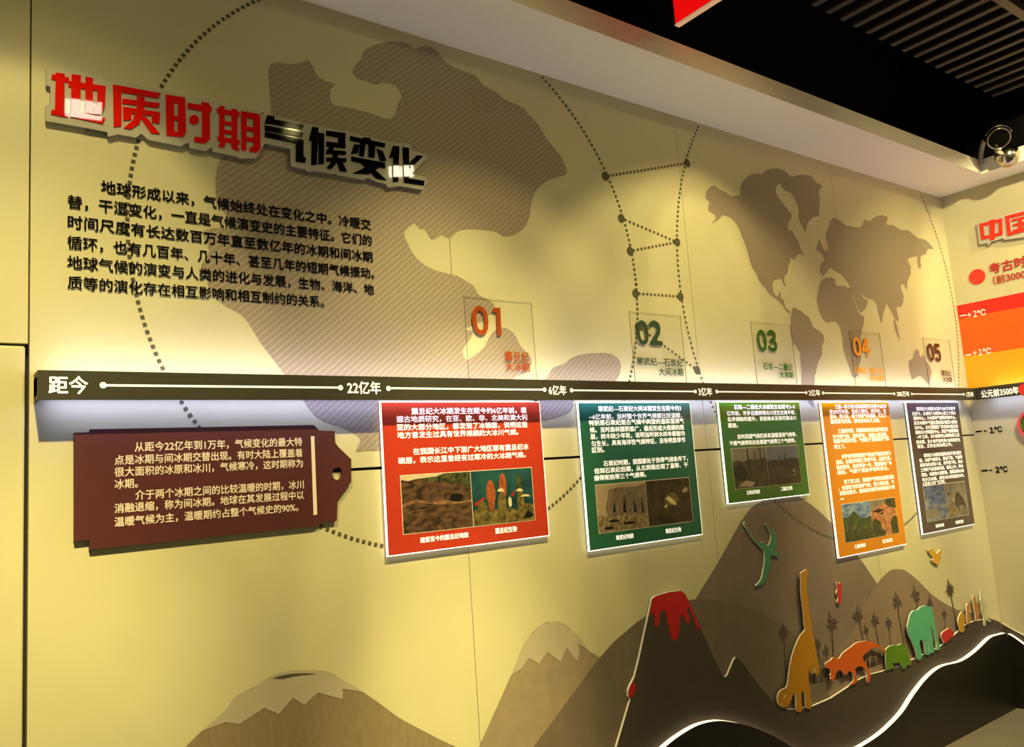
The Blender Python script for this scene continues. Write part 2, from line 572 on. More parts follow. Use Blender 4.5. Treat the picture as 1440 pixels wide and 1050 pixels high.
ea += Q([(985, 470), (970, 530), (955, 600), (955, 700), (960, 800), (935, 870), (935, 940), (900, 965), (880, 950), (865, 900), (830, 800),
         (800, 700), (795, 600), (770, 510), (740, 465), (700, 460), (650, 470), (610, 420), (580, 350), (565, 270), (572, 200), (590, 130),
         (615, 80), (650, 65), (700, 62), (728, 85), (735, 135), (800, 140), (850, 155)], w2)
ea += Q([(330, 660), (315, 640), (285, 595), (250, 560), (210, 540), (165, 510), (150, 510), (125, 550), (100, 570), (80, 545), (80, 500),
         (95, 465), (115, 440), (105, 405), (75, 375), (50, 365), (50, 340), (60, 310), (68, 268), (90, 310), (105, 345), (125, 365), (145, 345),
         (135, 300), (120, 260), (130, 210), (150, 170), (160, 120), (180, 98)], w3)
au = Q([(870, 285), (885, 290), (895, 310), (915, 370), (935, 365), (945, 325), (960, 370), (985, 430), (1000, 440), (1030, 490), (1040, 540),
        (1030, 620), (1015, 690), (980, 660), (950, 620), (920, 590), (890, 585), (860, 610), (820, 630), (800, 560), (785, 490), (785, 420),
        (830, 390), (840, 330)], (1180, 455, 8))
indo = [(1256.5, 449), (1259, 450), (1263, 463), (1266, 479), (1262, 472), (1258, 461)]
t = thing('world_map_print', 'smaller striped grey world map printed on the right half of the wall', 'map', (3.9, -0.001, 1.8))
for p in (na, sa, ea, au, indo):
    plate('continent', [p], 0.001, 0, M['map2'], t)


def squares(acc, pts, size, off):
    """row of small square dashes along wall-coordinate points (x, z, heading)"""
    for x, z, an in pts:
        c, s = math.cos(an) * size / 2, math.sin(an) * size / 2
        q = [(x - c + s, z - s - c), (x + c + s, z + s - c), (x + c - s, z + s + c), (x - c - s, z - s + c)]
        acc.add([(u, -off, v) for u, v in q], [(0, 1, 2, 3)])


def arc(cx, cz, r, a0, a1, step, zlo=0.9, zhi=ZS - 0.008):
    n = int(abs(a1 - a0) * r / step)
    out = []
    for i in range(n + 1):
        an = a0 + (a1 - a0) * i / n
        x, z = cx + r * math.cos(an), cz + r * math.sin(an)
        if zlo < z < zhi and x < XC - 0.005:
            out.append((x, z, an + math.pi / 2))
    return out


def line(p, q, step):
    a_, b_ = Wm(*p), Wm(*q)
    L = math.hypot(b_[0] - a_[0], b_[1] - a_[1])
    n = max(1, int(L / step))
    an = math.atan2(b_[1] - a_[1], b_[0] - a_[0])
    return [(a_[0] + (b_[0] - a_[0]) * i / n, a_[1] + (b_[1] - a_[1]) * i / n, an) for i in range(n + 1)]


def disc(acc, c, r, off, mi=0, n=28, pl='M'):
    T = PLANE[pl][1]
    acc.add([T(c[0] + r * math.cos(2 * math.pi * i / n), c[1] + r * math.sin(2 * math.pi * i / n), off) for i in range(n)], [tuple(range(n))], mi)


a = Acc()
squares(a, arc(1.3975, 2.2865, 0.9525, 0, 2 * math.pi, 0.0205), 0.0105, 0.002)
tag(a.build('dotted_circle_print', M['dot']), 'big dotted circle outline printed round the large continent shape', 'dotted line')
a = Acc()
squares(a, arc(3.856, 2.347, 1.241, 0, 2 * math.pi, 0.0225), 0.0105, 0.002)
tag(a.build('dotted_circle_print', M['dot']), 'dotted circle outline printed round the smaller world map', 'dotted line')
nodes = {'a': (851, 248), 'b': (966, 229.5), 'c': (873.6, 307), 'd': (952, 340.5), 'e': (886, 353), 'f': (893.5, 412.5), 'g': (956.7, 417),
         'h': (897, 459.5), 'i': (980, 520.5)}
t = thing('dotted_ladder_print', 'dotted rungs with round nodes like a twisted ladder between the two dotted circles', 'dotted line', (2.4, -0.002, 2.0))
for p in nodes.values():
    a = Acc()
    disc(a, Wm(*p), 0.0185, 0.0025)
    a.build('node', M['dot'], t)
for p, q in ('ab', 'cd', 'ed', 'fg', 'hi'):
    a = Acc()
    squares(a, line(nodes[p], nodes[q], 0.0222)[1:-1], 0.0105, 0.002)
    a.build('dotted_rung', M['dot'], t)

# mountains printed on the wall
zb = (0, 700, 3)


def hill(pts, off, material, parent, name='mountain_face', n=3, sm=True):
    P = [Wm(x, y, off) for x, y in (smooth(pts, n, False) if sm else pts)]
    P = P + [(P[-1][0], 0.05), (P[0][0], 0.05)]
    return plate(name, [P], off, 0, material, parent, px=False)


left = [(215, 1090), (250, 1060), (283, 1028), (317, 998), (333, 978), (363, 962), (387, 948), (413, 943), (443, 943), (460, 944), (482, 955.5),
        (500, 965.5), (511, 973), (533, 988), (560, 1008), (591, 1025), (622, 1041), (642, 1050), (690, 1070)]
t = thing('mountain_print', 'brown mountain print with jagged pale snow cap at the lower left of the wall', 'mountain', (0.8, -0.001, FZ), 'mountain prints')
hill(left, 0.0012, M['m_light'], t)
plate('snow_cap', [[(283, 1028), (317, 998), (333, 978), (348, 969), (363, 962), (387, 948), (413, 943), (443, 943), (460, 944), (482, 955.5), (500, 965.5), (511, 973),
                    (482, 968), (482, 983), (447, 973.5), (428, 991), (412, 981), (392, 1004), (372, 995), (337, 1018), (317, 1015)]], 0.002, 0, M['snow'], t)
plate('curled_edge', [[(384, 948.5), (396, 944.6), (412, 942.2), (434, 941.6), (444, 942.6), (425, 944), (409, 946.4), (397, 949.6)]], 0.008, 0.0012, M['snow'], t)
zm = (400, 700, 3)
mid = Q([(760, 1180), (820, 1050), (955, 750), (1020, 600), (1090, 530), (1130, 523), (1170, 525), (1215, 560), (1260, 605), (1280, 640), (1330, 672),
         (1420, 730), (1500, 800)], zm)
t = thing('mountain_print', 'grey pointed mountain print with snow cap left of the red-topped volcano', 'mountain', (1.9, -0.001, FZ), 'mountain prints')
hill(mid, 0.0012, M['m_mid'], t)
plate('snow_cap', [Q([(955, 750), (985, 680), (1020, 600), (1055, 562), (1090, 530), (1130, 523), (1170, 525), (1215, 560), (1260, 605), (1280, 640), (1238, 615),
                      (1245, 650), (1235, 690), (1190, 630), (1165, 690), (1108, 650), (1075, 700), (1030, 675), (1000, 720)], zm)], 0.002, 0, M['snow'], t)
z4, z5 = (720, 700, 3), (960, 700, 3)
tall = Q([(700, 560), (775, 425), (870, 270), (960, 110), (1010, 40), (1050, 15), (1090, -20), (1130, -34), (1175, -20), (1220, 0), (1290, 50), (1360, 120)], z4) \
    + [(1207, 782), (1233, 820), (1260, 862)]
t = thing('mountain_print', 'tallest grey mountain print rising behind the green dinosaur cut-out', 'mountain', (2.9, -0.001, FZ), 'mountain prints')
hill(tall, 0.0008, M['m_tall'], t)
right = [(1140, 936), (1160, 927), (1177, 913), (1200, 887), (1207, 867), (1217, 847), (1233, 821), (1250, 803), (1260, 800), (1273, 802), (1290, 815), (1310, 835),
         (1327, 847), (1347, 857), (1370, 862), (1390, 868), (1406, 874)]
t = thing('mountain_print', 'brownish rounded hill print with palm trees at the right end of the wall', 'mountain', (4.4, -0.001, FZ), 'mountain prints')
hill(right, 0.0014, M['m_right'], t)
dark = [(700, 1110), (750, 1050), (843, 925), (880, 888), (907, 867), (940, 850), (967, 844), (987, 842), (1020, 846), (1053, 855), (1087, 872), (1120, 895),
        (1140, 910), (1160, 927)]
t = thing('mountain_print', 'dark rounded hill print directly behind the red-topped volcano', 'mountain', (2.4, -0.001, FZ), 'mountain prints')
hill(dark, 0.0016, M['m_dark'], t)


# palms and grass printed on the hills
def palm(cx, cy, bx, by, r, label):
    acc = Acc()
    u0, v0 = Wm(cx, cy, 0.003)
    u1, v1 = Wm(bx, by, 0.003)
    k = abs(Wm(cx, cy - r, 0.003)[1] - v0)
    T = PLANE['M'][1]
    tr = []
    wd = k * 0.13
    tr = [(u0 - wd * .7, v0), (u0 + wd * .7, v0), (u1 + wd, v1), (u1 - wd, v1)]
    acc.add([T(u, v, 0.0030) for u, v in tr], [(3, 2, 1, 0)])
    tk = Acc()
    for i, an in enumerate((95, 40, 145, 5, 175, -35, 212, -65, 245, 65, 118)):
        an = math.radians(an + random.uniform(-10, 10))
        L = k * random.uniform(0.85, 1.15) * (1.45 if i == 0 else 1.0)
        du, dv = math.cos(an) * 1.25, math.sin(an)
        nu, nv = -dv, du
        tip = (u0 + du * L, v0 + dv * L - (0.18 * L if i else 0))
        m1 = (u0 + du * L * .5 + nu * L * .14, v0 + dv * L * .5 + nv * L * .14)
        m2 = (u0 + du * L * .5 - nu * L * .14, v0 + dv * L * .5 - nv * L * .14)
        tk.add([T(u, v, 0.0031 + i * 0.00004) for u, v in ((u0, v0), m2, tip, m1)], [(0, 1, 2, 3)])
    t_ = thing('palm_tree_print', label, 'palm tree', (u1, -0.003, v1), 'palm tree prints')
    acc.build('trunk', M['palm'], t_)
    tk.build('fronds', M['palm'], t_)


PL = [(1102, 888, 1106, 960, 12, 'dark palm print left of the yellow long-necked dinosaur'),
      (1150, 905, 1153, 930, 8, 'low palm print just right of the yellow dinosaur\'s body'),
      (1162, 915, 1163, 930, 8, 'smallest palm print between the yellow and orange dinosaurs'),
      (1170, 876, 1172, 924, 12, 'dark palm print above the head of the orange dinosaur'),
      (1207, 866, 1214, 900, 12, 'tall palm print over the back of the orange dinosaur'),
      (1218, 886, 1222, 903, 7, 'short palm print over the orange dinosaur between two taller palms'),
      (1230, 872, 1236, 908, 10, 'palm print above the tail of the orange dinosaur'),
      (1250, 876, 1253, 908, 8, 'slim palm print above the small green animal'),
      (1261, 846, 1272, 910, 12, 'tall palm print left of the teal mammoth'),
      (1288, 837, 1292, 870, 11, 'palm print rising behind the teal mammoth\'s back'),
      (1308, 847, 1310, 870, 8, 'faint palm print right of the teal mammoth\'s head'),
      (1328, 863, 1329, 888, 6, 'faint little palm print above the red crawling animal'),
      (1336, 829, 1346, 882, 11, 'dark palm print against the bare wall near the corner')]
for p in PL:
    palm(*p)
a = Acc()
for x0, x1, y0, y1, n in ((1092, 1128, 985, 976, 22), (1140, 1185, 962, 952, 20), (1196, 1246, 948, 930, 34)):
    for i in range(n):
        t_ = (i + random.random()) / n
        x, y = x0 + (x1 - x0) * t_, y0 + (y1 - y0) * t_
        h = random.uniform(9, 26)
        p = [Wm(x - 1, y, .0026), Wm(x + 1, y, .0026), Wm(x + random.uniform(-3, 3), y - h, .0026)]
        a.add([(u, -0.0026, v) for u, v in p], [(0, 1, 2)])
g = tag(a.build('grass_print', M['palm']), 'dark grass blades printed behind the dinosaurs on the hills', 'grass')
g['kind'] = 'stuff'

# black introduction text
INTRO = [('地球形成以来，气候始终处在变化之中。冷暖交', (141.8, 261.4), (521.7, 316.5), 18),
         ('替，干湿变化，一直是气候演变史的主要特征。它们的', (94.7, 282.4), (523, 338.7), 18.5),
         ('时间尺度有长达数百万年直至数亿年的冰期和间冰期', (95, 310.7), (524, 361.7), 18.5),
         ('循环，也有几百年、几十年、甚至几年的短期气候振动。', (94.3, 339.6), (526.5, 385), 18.5),
         ('地球气候的演变与人类的进化与发展，生物、海洋、地', (94.3, 367.3), (526, 407.5), 18.5),
         ('质等的演化存在相互影响和相互制约的关系。', (94.7, 396.6), (456, 424.5), 18.5)]
a = Acc()
for s, L, R, h in INTRO:
    text_acc(a, s, L, R, h, 0.004, 0.022)
tag(a.build('wall_text', M['ink']), 'six lines of black writing on the wall under the red and black title', 'text')

# ================================================================== TITLE SIGN
zA, zB, zC = (40, 80, 4.8), (330, 140, 4.8), (120, 0, 4.377)
OT = 0.020
outline = Q([(122, 75), (150, 80), (162, 58), (255, 70), (265, 85), (470, 125), (472, 155), (530, 162), (540, 152)], zA) \
    + Q([(145, 490), (460, 553), (620, 592), (760, 610), (820, 635), (1105, 690)], zC) \
    + Q([(175, 95), (200, 108), (215, 92), (500, 165), (600, 185), (760, 215), (905, 250), (1000, 275), (1190, 300), (1195, 340), (1305, 375),
         (1300, 392), (1200, 500), (1280, 520), (1300, 540), (1270, 610), (1110, 582), (1040, 594), (1020, 570), (960, 556), (895, 528), (870, 541), (690, 508),
         (680, 500), (665, 504), (540, 482), (485, 488), (480, 472), (380, 450), (375, 333), (215, 298)], zB) \
    + Q([(1135, 880), (1105, 885), (1050, 975), (945, 975), (928, 962), (780, 932), (783, 905), (740, 930), (640, 910), (636, 876), (585, 900),
         (390, 860), (345, 822), (310, 846), (200, 826), (140, 841), (135, 812), (0, 790)], zC) \
    + Q([(535, 505), (118, 432), (118, 325), (148, 318), (148, 200), (120, 190)], zA)
t = thing('title_sign', 'raised title sign with red and black characters on a clear backing board', 'sign', (0.9, -0.01, 2.45))
plate('backing_board', [outline], 0.002, OT - 0.002, [M['acry'], M['acryr']], t)
CH = {
    '地': (zA, 'r', [[(185, 105), (245, 112), (243, 385), (178, 372)], [(158, 115), (275, 138), (272, 172), (155, 148)], [(155, 355), (280, 380), (265, 408), (152, 385)],
                    [(292, 115), (355, 124), (350, 372), (520, 415), (502, 450), (285, 403)], [(385, 132), (435, 142), (435, 385), (385, 378)],
                    [(270, 160), (520, 195), (520, 232), (270, 200)], [(465, 190), (522, 198), (515, 340), (490, 388), (440, 385), (445, 335), (465, 330)]]),
    '质': (zC, 'r', [[(170, 518), (465, 573), (450, 603), (170, 558)], [(170, 518), (222, 528), (222, 774), (175, 780)], [(230, 606), (460, 634), (452, 662), (228, 636)],
                    [(318, 590), (366, 598), (362, 690), (318, 690)], [(232, 655), (283, 662), (283, 735), (235, 740)], [(232, 655), (460, 690), (458, 716), (232, 690)],
                    [(412, 690), (460, 697), (455, 760), (410, 750)], [(305, 690), (350, 700), (332, 760), (275, 795), (238, 785), (292, 740)],
                    [(335, 715), (372, 715), (460, 822), (405, 818)]]),
    '时': (zC, 'r', [[(495, 580), (545, 590), (548, 836), (500, 830)], [(570, 592), (615, 600), (620, 815), (602, 842), (570, 838)], [(495, 580), (615, 600), (616, 642), (495, 622)],
                    [(500, 705), (615, 722), (616, 748), (500, 732)], [(500, 802), (618, 815), (602, 842), (500, 830)], [(630, 632), (780, 655), (772, 690), (632, 665)],
                    [(717, 625), (765, 635), (768, 855), (737, 880), (670, 870), (672, 840), (720, 845)],
                    [(670 + 30 * math.cos(i * math.pi / 8), 735 + 29 * math.sin(i * math.pi / 8)) for i in range(16)]]),
    '期': (zC, 'r', [[(826, 650), (858, 654), (856, 850), (824, 846)], [(902, 668), (936, 674), (936, 862), (902, 856)], [(812, 665), (950, 690), (948, 715), (812, 692)],
                    [(826, 738), (936, 756), (936, 778), (826, 760)], [(826, 792), (936, 810), (936, 832), (826, 814)], [(815, 838), (950, 860), (950, 885), (815, 862)],
                    [(838, 858), (872, 866), (850, 908), (820, 897)], [(890, 868), (928, 872), (950, 925), (908, 915)],
                    [(960, 682), (995, 688), (990, 925), (962, 918)], [(960, 682), (1075, 703), (1073, 738), (960, 716)],
                    [(1035, 700), (1075, 703), (1078, 915), (1055, 937), (1012, 930), (1015, 905), (1038, 900)], [(990, 775), (1040, 783), (1040, 808), (990, 800)],
                    [(990, 840), (1040, 848), (1040, 872), (990, 865)]]),
    '气': (zB, 'k', [[(222, 105), (272, 112), (252, 165), (203, 160)], [(230, 125), (467, 172), (455, 200), (225, 160)], [(205, 172), (465, 222), (455, 252), (205, 207)],
                    [(207, 215), (465, 270), (460, 302), (205, 250)], [(415, 265), (465, 270), (465, 380), (485, 398), (475, 425), (415, 415)]]),
    '候': (zB, 'k', [[(525, 183), (567, 188), (555, 437), (518, 440), (522, 275), (503, 275)], [(568, 222), (605, 228), (603, 432), (568, 435)],
                    [(620, 208), (750, 225), (748, 262), (620, 240)], [(700, 225), (748, 230), (748, 315), (700, 302)], [(622, 280), (750, 302), (748, 328), (620, 312)],
                    [(640, 315), (668, 322), (660, 362), (620, 365)], [(625, 335), (755, 348), (750, 372), (618, 362)], [(622, 390), (758, 395), (752, 422), (620, 415)],
                    [(668, 340), (705, 345), (692, 420), (655, 468), (622, 460), (660, 410)], [(690, 410), (725, 415), (760, 485), (715, 482)]]),
    '变': (zB, 'k', [[(780, 245), (1020, 295), (1012, 322), (782, 275)], [(870, 252), (920, 260), (920, 292), (870, 282)], [(850, 275), (888, 282), (872, 385), (840, 375)],
                    [(905, 285), (952, 292), (945, 392), (905, 385)], [(808, 300), (845, 305), (832, 360), (787, 365)], [(960, 330), (1000, 345), (1025, 412), (985, 414)],
                    [(790, 383), (1015, 425), (1018, 462), (790, 412)], [(960, 430), (1012, 435), (905, 502), (800, 495), (880, 458)], [(850, 420), (900, 428), (1025, 542), (960, 532)]]),
    '化': (zB, 'k', [[(1070, 310), (1112, 315), (1105, 552), (1070, 554), (1072, 390), (1045, 390)], [(1135, 320), (1178, 325), (1178, 530), (1283, 548), (1278, 578), (1145, 558)],
                    [(1230, 375), (1275, 380), (1190, 460), (1175, 430)]]),
}
for ch, (zz, colr, strokes) in CH.items():
    a = Acc()
    for i, st in enumerate(strokes):
        plate_acc(a, [Q(st, zz)], OT, 0.004 + 0.00012 * i)
    o = a.build('character', M['redl' if colr == 'r' else 'blackl'], t)
    o['label'] = 'glossy red raised character' if colr == 'r' else 'glossy black raised character'


# ================================================================== TIME LINE BARS
OB = 0.08
zb0, zb1 = Wm(700, 561.9, OB)[1], Wm(53, 520, OB)[1]
xb0, xbm, xb1 = Wm(53, 540, OB)[0], Wm(765, 545, OB)[0], XC - 0.1
LEDC = [M['bar'], M['gap']]


def bar_body(x0, x1, parent, name='bar_box'):
    acc = Acc()
    acc.box(x0, x1, -OB, -OB + 0.012, zb0, zb1)                    # front board
    acc.box(x0, x1, -OB + 0.012, -0.0005, zb0 + 0.013, zb1 - 0.013)   # core
    acc.box(x0, x0 + 0.004, -OB + 0.012, -0.0012, zb0, zb1)
    return acc.build(name, M['bar'], parent)


def bar_marks(parent, texts, lines, dots, off, pl='M'):
    W, T = PLANE[pl]
    for s, L, R, h in texts:
        text_acc(Acc(), s, L, R, h, off + 0.0012, 0.022, pl).build('date_text', M['glowtext'], parent)
    for p, q in lines:
        a_, b_ = W(*p, off), W(*q, off)
        zz = (a_[1] + b_[1]) / 2
        acc = Acc()
        acc.add([T(u, v, off + 0.001) for u, v in ((a_[0], zz - .0028), (b_[0], zz - .0028), (b_[0], zz + .0028), (a_[0], zz + .0028))], [(0, 1, 2, 3)])
        acc.build('connecting_line', M['glowtext'], parent)
    for p in dots:
        acc = Acc()
        c = W(*p, off)
        disc(acc, c, 0.0078, off + 0.0013, pl=pl)
        acc.build('dot', M['glowtext'], parent)


t = thing('timeline_bar', 'long charcoal time line bar at the left with the first two dates', 'time line', (xb0, -0.04, zb0), 'time line bars')
bar_body(xb0, xbm - 0.0006, t)
for zz in (zb0 + 0.0065, zb1 - 0.0115):
    Acc().box(xb0 + 0.03, xbm - 0.001, *((-0.046, -0.033) if zz < zb0 + 0.02 else (-0.066, -0.046)), zz, zz + 0.005).build('led_strip', M['led' if zz < zb0 + 0.02 else 'ledtop'], t)
bar_marks(t, [('距今', (68, 540.5), (124, 542), 25), ('22亿年', (488, 544.5), (535.5, 545.5), 18)],
          [((145, 541.5), (478.7, 545)), ((546, 546), (765, 547.6))], [(145, 541.5), (478.7, 545), (546, 546), (765.5, 547.8)], OB)
t = thing('timeline_bar', 'long charcoal time line bar in the middle with the later dates above the cards', 'time line', (xbm, -0.04, zb0), 'time line bars')
bar_body(xbm + 0.0006, xb1, t)
for zz in (zb0 + 0.0065, zb1 - 0.0115):
    Acc().box(xbm + 0.001, xb1 - 0.03, *((-0.046, -0.033) if zz < zb0 + 0.02 else (-0.066, -0.046)), zz, zz + 0.005).build('led_strip', M['led' if zz < zb0 + 0.02 else 'ledtop'], t)
bar_marks(t, [('6亿年', (771.5, 548.4), (796.5, 548.6), 13.5), ('3亿年', (982, 550.5), (1001.5, 550.7), 11.5), ('2亿年', (1137, 552), (1153.5, 552.2), 9),
              ('200万年', (1261, 553.6), (1279, 553.7), 7.6), ('1万年', (1359, 554.4), (1369, 554.4), 7)],
          [((768, 547.8), (766.6, 547.8)), ((803.5, 548.6), (977.6, 550.4)), ((1007.6, 550.4), (1133.5, 552)), ((1157, 552.4), (1257.5, 553.5)), ((1282, 553.8), (1355, 554.4))],
          [(803.5, 548.6), (977.6, 550.4), (1007.6, 550.4), (1133.5, 552), (1157, 552.4), (1257.5, 553.5), (1282, 553.8), (1355, 554.4)], OB)
# side wall bar
t = thing('timeline_bar', 'charcoal time line bar turning onto the side wall with a red dot', 'time line', (XC - 0.04, -0.5, zb0), 'time line bars')
acc = Acc()
acc.box(xb1, xb1 + 0.012, -3.2, -OB - 0.0005, zb0, zb1)
acc.box(xb1 + 0.012, XC - 0.0005, -3.2, -OB - 0.0005, zb0 + 0.012, zb1 - 0.012)
acc.build('bar_box', M['bar'], t)
for zz in (zb0 + 0.0065, zb1 - 0.0115):
    Acc().box(XC - 0.06, XC - 0.044, -3.2, -0.13, zz, zz + 0.005).build('led_strip', M['led'], t)
OR = XC - xb1
text_acc(Acc(), '公元前3500年', (1379.4, 553.3), (1432.6, 549.2), 10.5, OR + 0.0012, 0.026, 'R').build('date_text', M['glowtext'], t)
M['reddot'] = mat('red dot print', (226, 50, 42), 0.5)
acc = Acc()
disc(acc, Wr(1442, 547.5, OR), 0.036, OR + 0.002, pl='R')
acc.build('red_dot', M['reddot'], t)

# ================================================================== NUMBER PLATES ABOVE THE BAR
ON = 0.008
zn = zb1 - 0.03
NUM = [('01', (652.5, 415.5), (747.5, 425), (150, 62, 12), (663.8, 450), (705.6, 451.7), 42, [('震旦纪', (709.8, 500.4), (744, 501.2), 13), ('大冰期', (711, 515.2), (745, 516.2), 13)],
        'clear plate numbered 01 with brown-orange digits standing on the bar'),
       ('02', (885, 437), (957, 443.5), (52, 72, 52), (895.4, 467), (930.6, 468), 35, [('寒武纪—石炭纪', (895.4, 508.4), (960.3, 509), 11), ('大间冰期', (926.3, 522.6), (961, 523), 11)],
        'clear plate numbered 02 with grey-green digits standing on the bar'),
       ('03', (1056, 451.7), (1112, 456.5), (44, 94, 12), (1065, 478.2), (1092.4, 479), 31, [('石炭—二叠纪', (1073, 515.2), (1114.9, 515.6), 9.5), ('大冰期', (1096, 527), (1116, 527.2), 9.5)],
        'clear plate numbered 03 with leaf green digits standing on the bar'),
       ('04', (1194.4, 464.4), (1237, 468.4), (240, 150, 8), (1200, 487), (1223, 488), 27, [('三叠纪—第三纪', (1201, 520.4), (1242, 521), 8.5), ('大间冰期', (1222.5, 531.8), (1243, 532), 8.5)],
        'clear plate numbered 04 with bright orange digits standing on the bar'),
       ('05', (1298, 474.4), (1335, 477.5), (86, 42, 10), (1304.4, 494.8), (1323, 495.6), 25, [('第四纪', (1324, 524.4), (1337.7, 524.6), 8), ('大冰期', (1326, 533.6), (1339, 533.8), 8)],
        'clear plate numbered 05 with dark brown digits standing on the bar')]
DIG = {'01': [('０', 663.8, 687), ('１', 692, 705.6)], '02': [('０', 895.4, 912), ('２', 912.6, 930.6)], '03': [('０', 1065, 1078), ('３', 1079, 1092.4)],
       '04': [('０', 1200, 1210.8), ('４', 1211.6, 1223)], '05': [('０', 1304.4, 1313.6), ('５', 1314.6, 1323)]}
for s, tl, tr, rgb, L, R, h, caps, lab in NUM:
    a0, a1 = Wm(*tl, ON), Wm(*tr, ON)
    zt_ = (a0[1] + a1[1]) / 2
    t = thing('number_plate', lab, 'sign', ((a0[0] + a1[0]) / 2, -ON, zb1), 'clear number plates on the bar')
    pts = [(a0[0], zb1 + 0.0005), (a1[0], zb1 + 0.0005), (a1[0], zt_), (a0[0], zt_)]
    plate('clear_plate', [pts], ON - 0.004, 0.004, [M['clear'], M['clearedge']], t, px=False)
    mt = mat('digits ' + s, rgb, 0.6, spec=0.15)
    for ch_, xa_, xb_ in DIG[s]:
        yy = L[1] + (R[1] - L[1]) * (xa_ - L[0]) / (R[0] - L[0])
        if ch_ == '１':
            plate('digit', [Q([(436, 262), (514, 262), (528, 578), (481, 572), (471, 320), (418, 309)], zp)], ON + 0.0006, 0.0006, mt, t)
        else:
            text_acc(Acc(), ch_, (xa_, yy), (xb_, yy + 0.6), h, ON + 0.0012, 0.035, box=True).build('digit', mt, t)
    a = Acc()
    for c in caps:
        text_acc(a, *c, ON + 0.0012, 0.022)
    a.build('period_name', mt, t)


# ================================================================== MAROON TAG
zt1 = (90, 590, 3.4286)
OG = 0.011
hole = [(1318 + 24 * math.cos(i * math.pi / 14), 259 + 31 * math.sin(i * math.pi / 14)) for i in range(28)]
tagpts = [(48, 62), (125, 60), (125, 46), (1205, 25), (1232, 52), (1305, 55), (1308, 110), (1322, 130), (1385, 190), (1385, 300), (1320, 385), (1315, 488),
          (1240, 494), (1215, 512), (122, 626), (121, 578), (48, 586)]
t = thing('luggage_tag_sign', 'dark maroon tag shaped board with cream writing below the left bar', 'sign', (0.7, -OG / 2, 1.4))
plate('board', [Q(tagpts, zt1), Q(hole, zt1)], 0.002, OG, M['maroon'], t)
OGF = OG + 0.003
TAGT = [('从距今22亿年到1万年，气候变化的最大特', (340, 131), (1148, 106), 46), ('点是冰期与间冰期交替出现。有时大陆上覆盖着', (243, 193), (1150, 160), 46),
        ('很大面积的冰原和冰川，气候寒冷，这时期称为', (243, 251), (1152, 210), 46), ('冰期。', (243, 309), (357, 306), 46),
        ('介于两个冰期之间的比较温暖的时期，冰川', (343, 362), (1156, 312), 46), ('消融退缩，称为间冰期。地球在其发展过程中以', (243, 426), (1157, 363), 46),
        ('温暖气候为主，温暖期约占整个气候史的90%。', (243, 489), (1130, 424), 46)]
a = Acc()
for s, L, R, h in TAGT:
    L, R = Q([L, R], zt1)
    text_acc(a, s, L, R, h / 3.4286, OGF, 0.016)
a.build('writing', M['pink'], t)
plate('stripe', [Q([(1190, 80), (1207, 79), (1221, 457), (1203, 460)], zt1)], OGF, 0, M['pink'], t)

# ================================================================== EDGE-LIT CARDS
OC = 0.0145


def photo_mat(name, top_, bot, scale, stretch=(1, 1, 1), contrast=0.5):
    """printed picture: two-colour mottled print"""
    return mat(name, top_, 0.3, rgb2=bot, scale=scale, stretch=stretch)


def el(cx, cy, rx, ry, n=14, a0=0.0, a1=2 * math.pi):
    return [(cx + rx * math.cos(a0 + (a1 - a0) * i / n), cy + ry * math.sin(a0 + (a1 - a0) * i / n)) for i in range(n)]


def pm(rgb, rgb2=None, scale=60, st=(1, 1, 1)):
    return mat('picture print', rgb, 0.35, rgb2=rgb2, scale=scale, stretch=st, noise=0.1)


def jag(y, amp, n, seed, low=0.0):
    r = random.Random(seed)
    return [(0, low)] + [(i / n, y + r.uniform(-amp, amp)) for i in range(n + 1)] + [(1, low)]


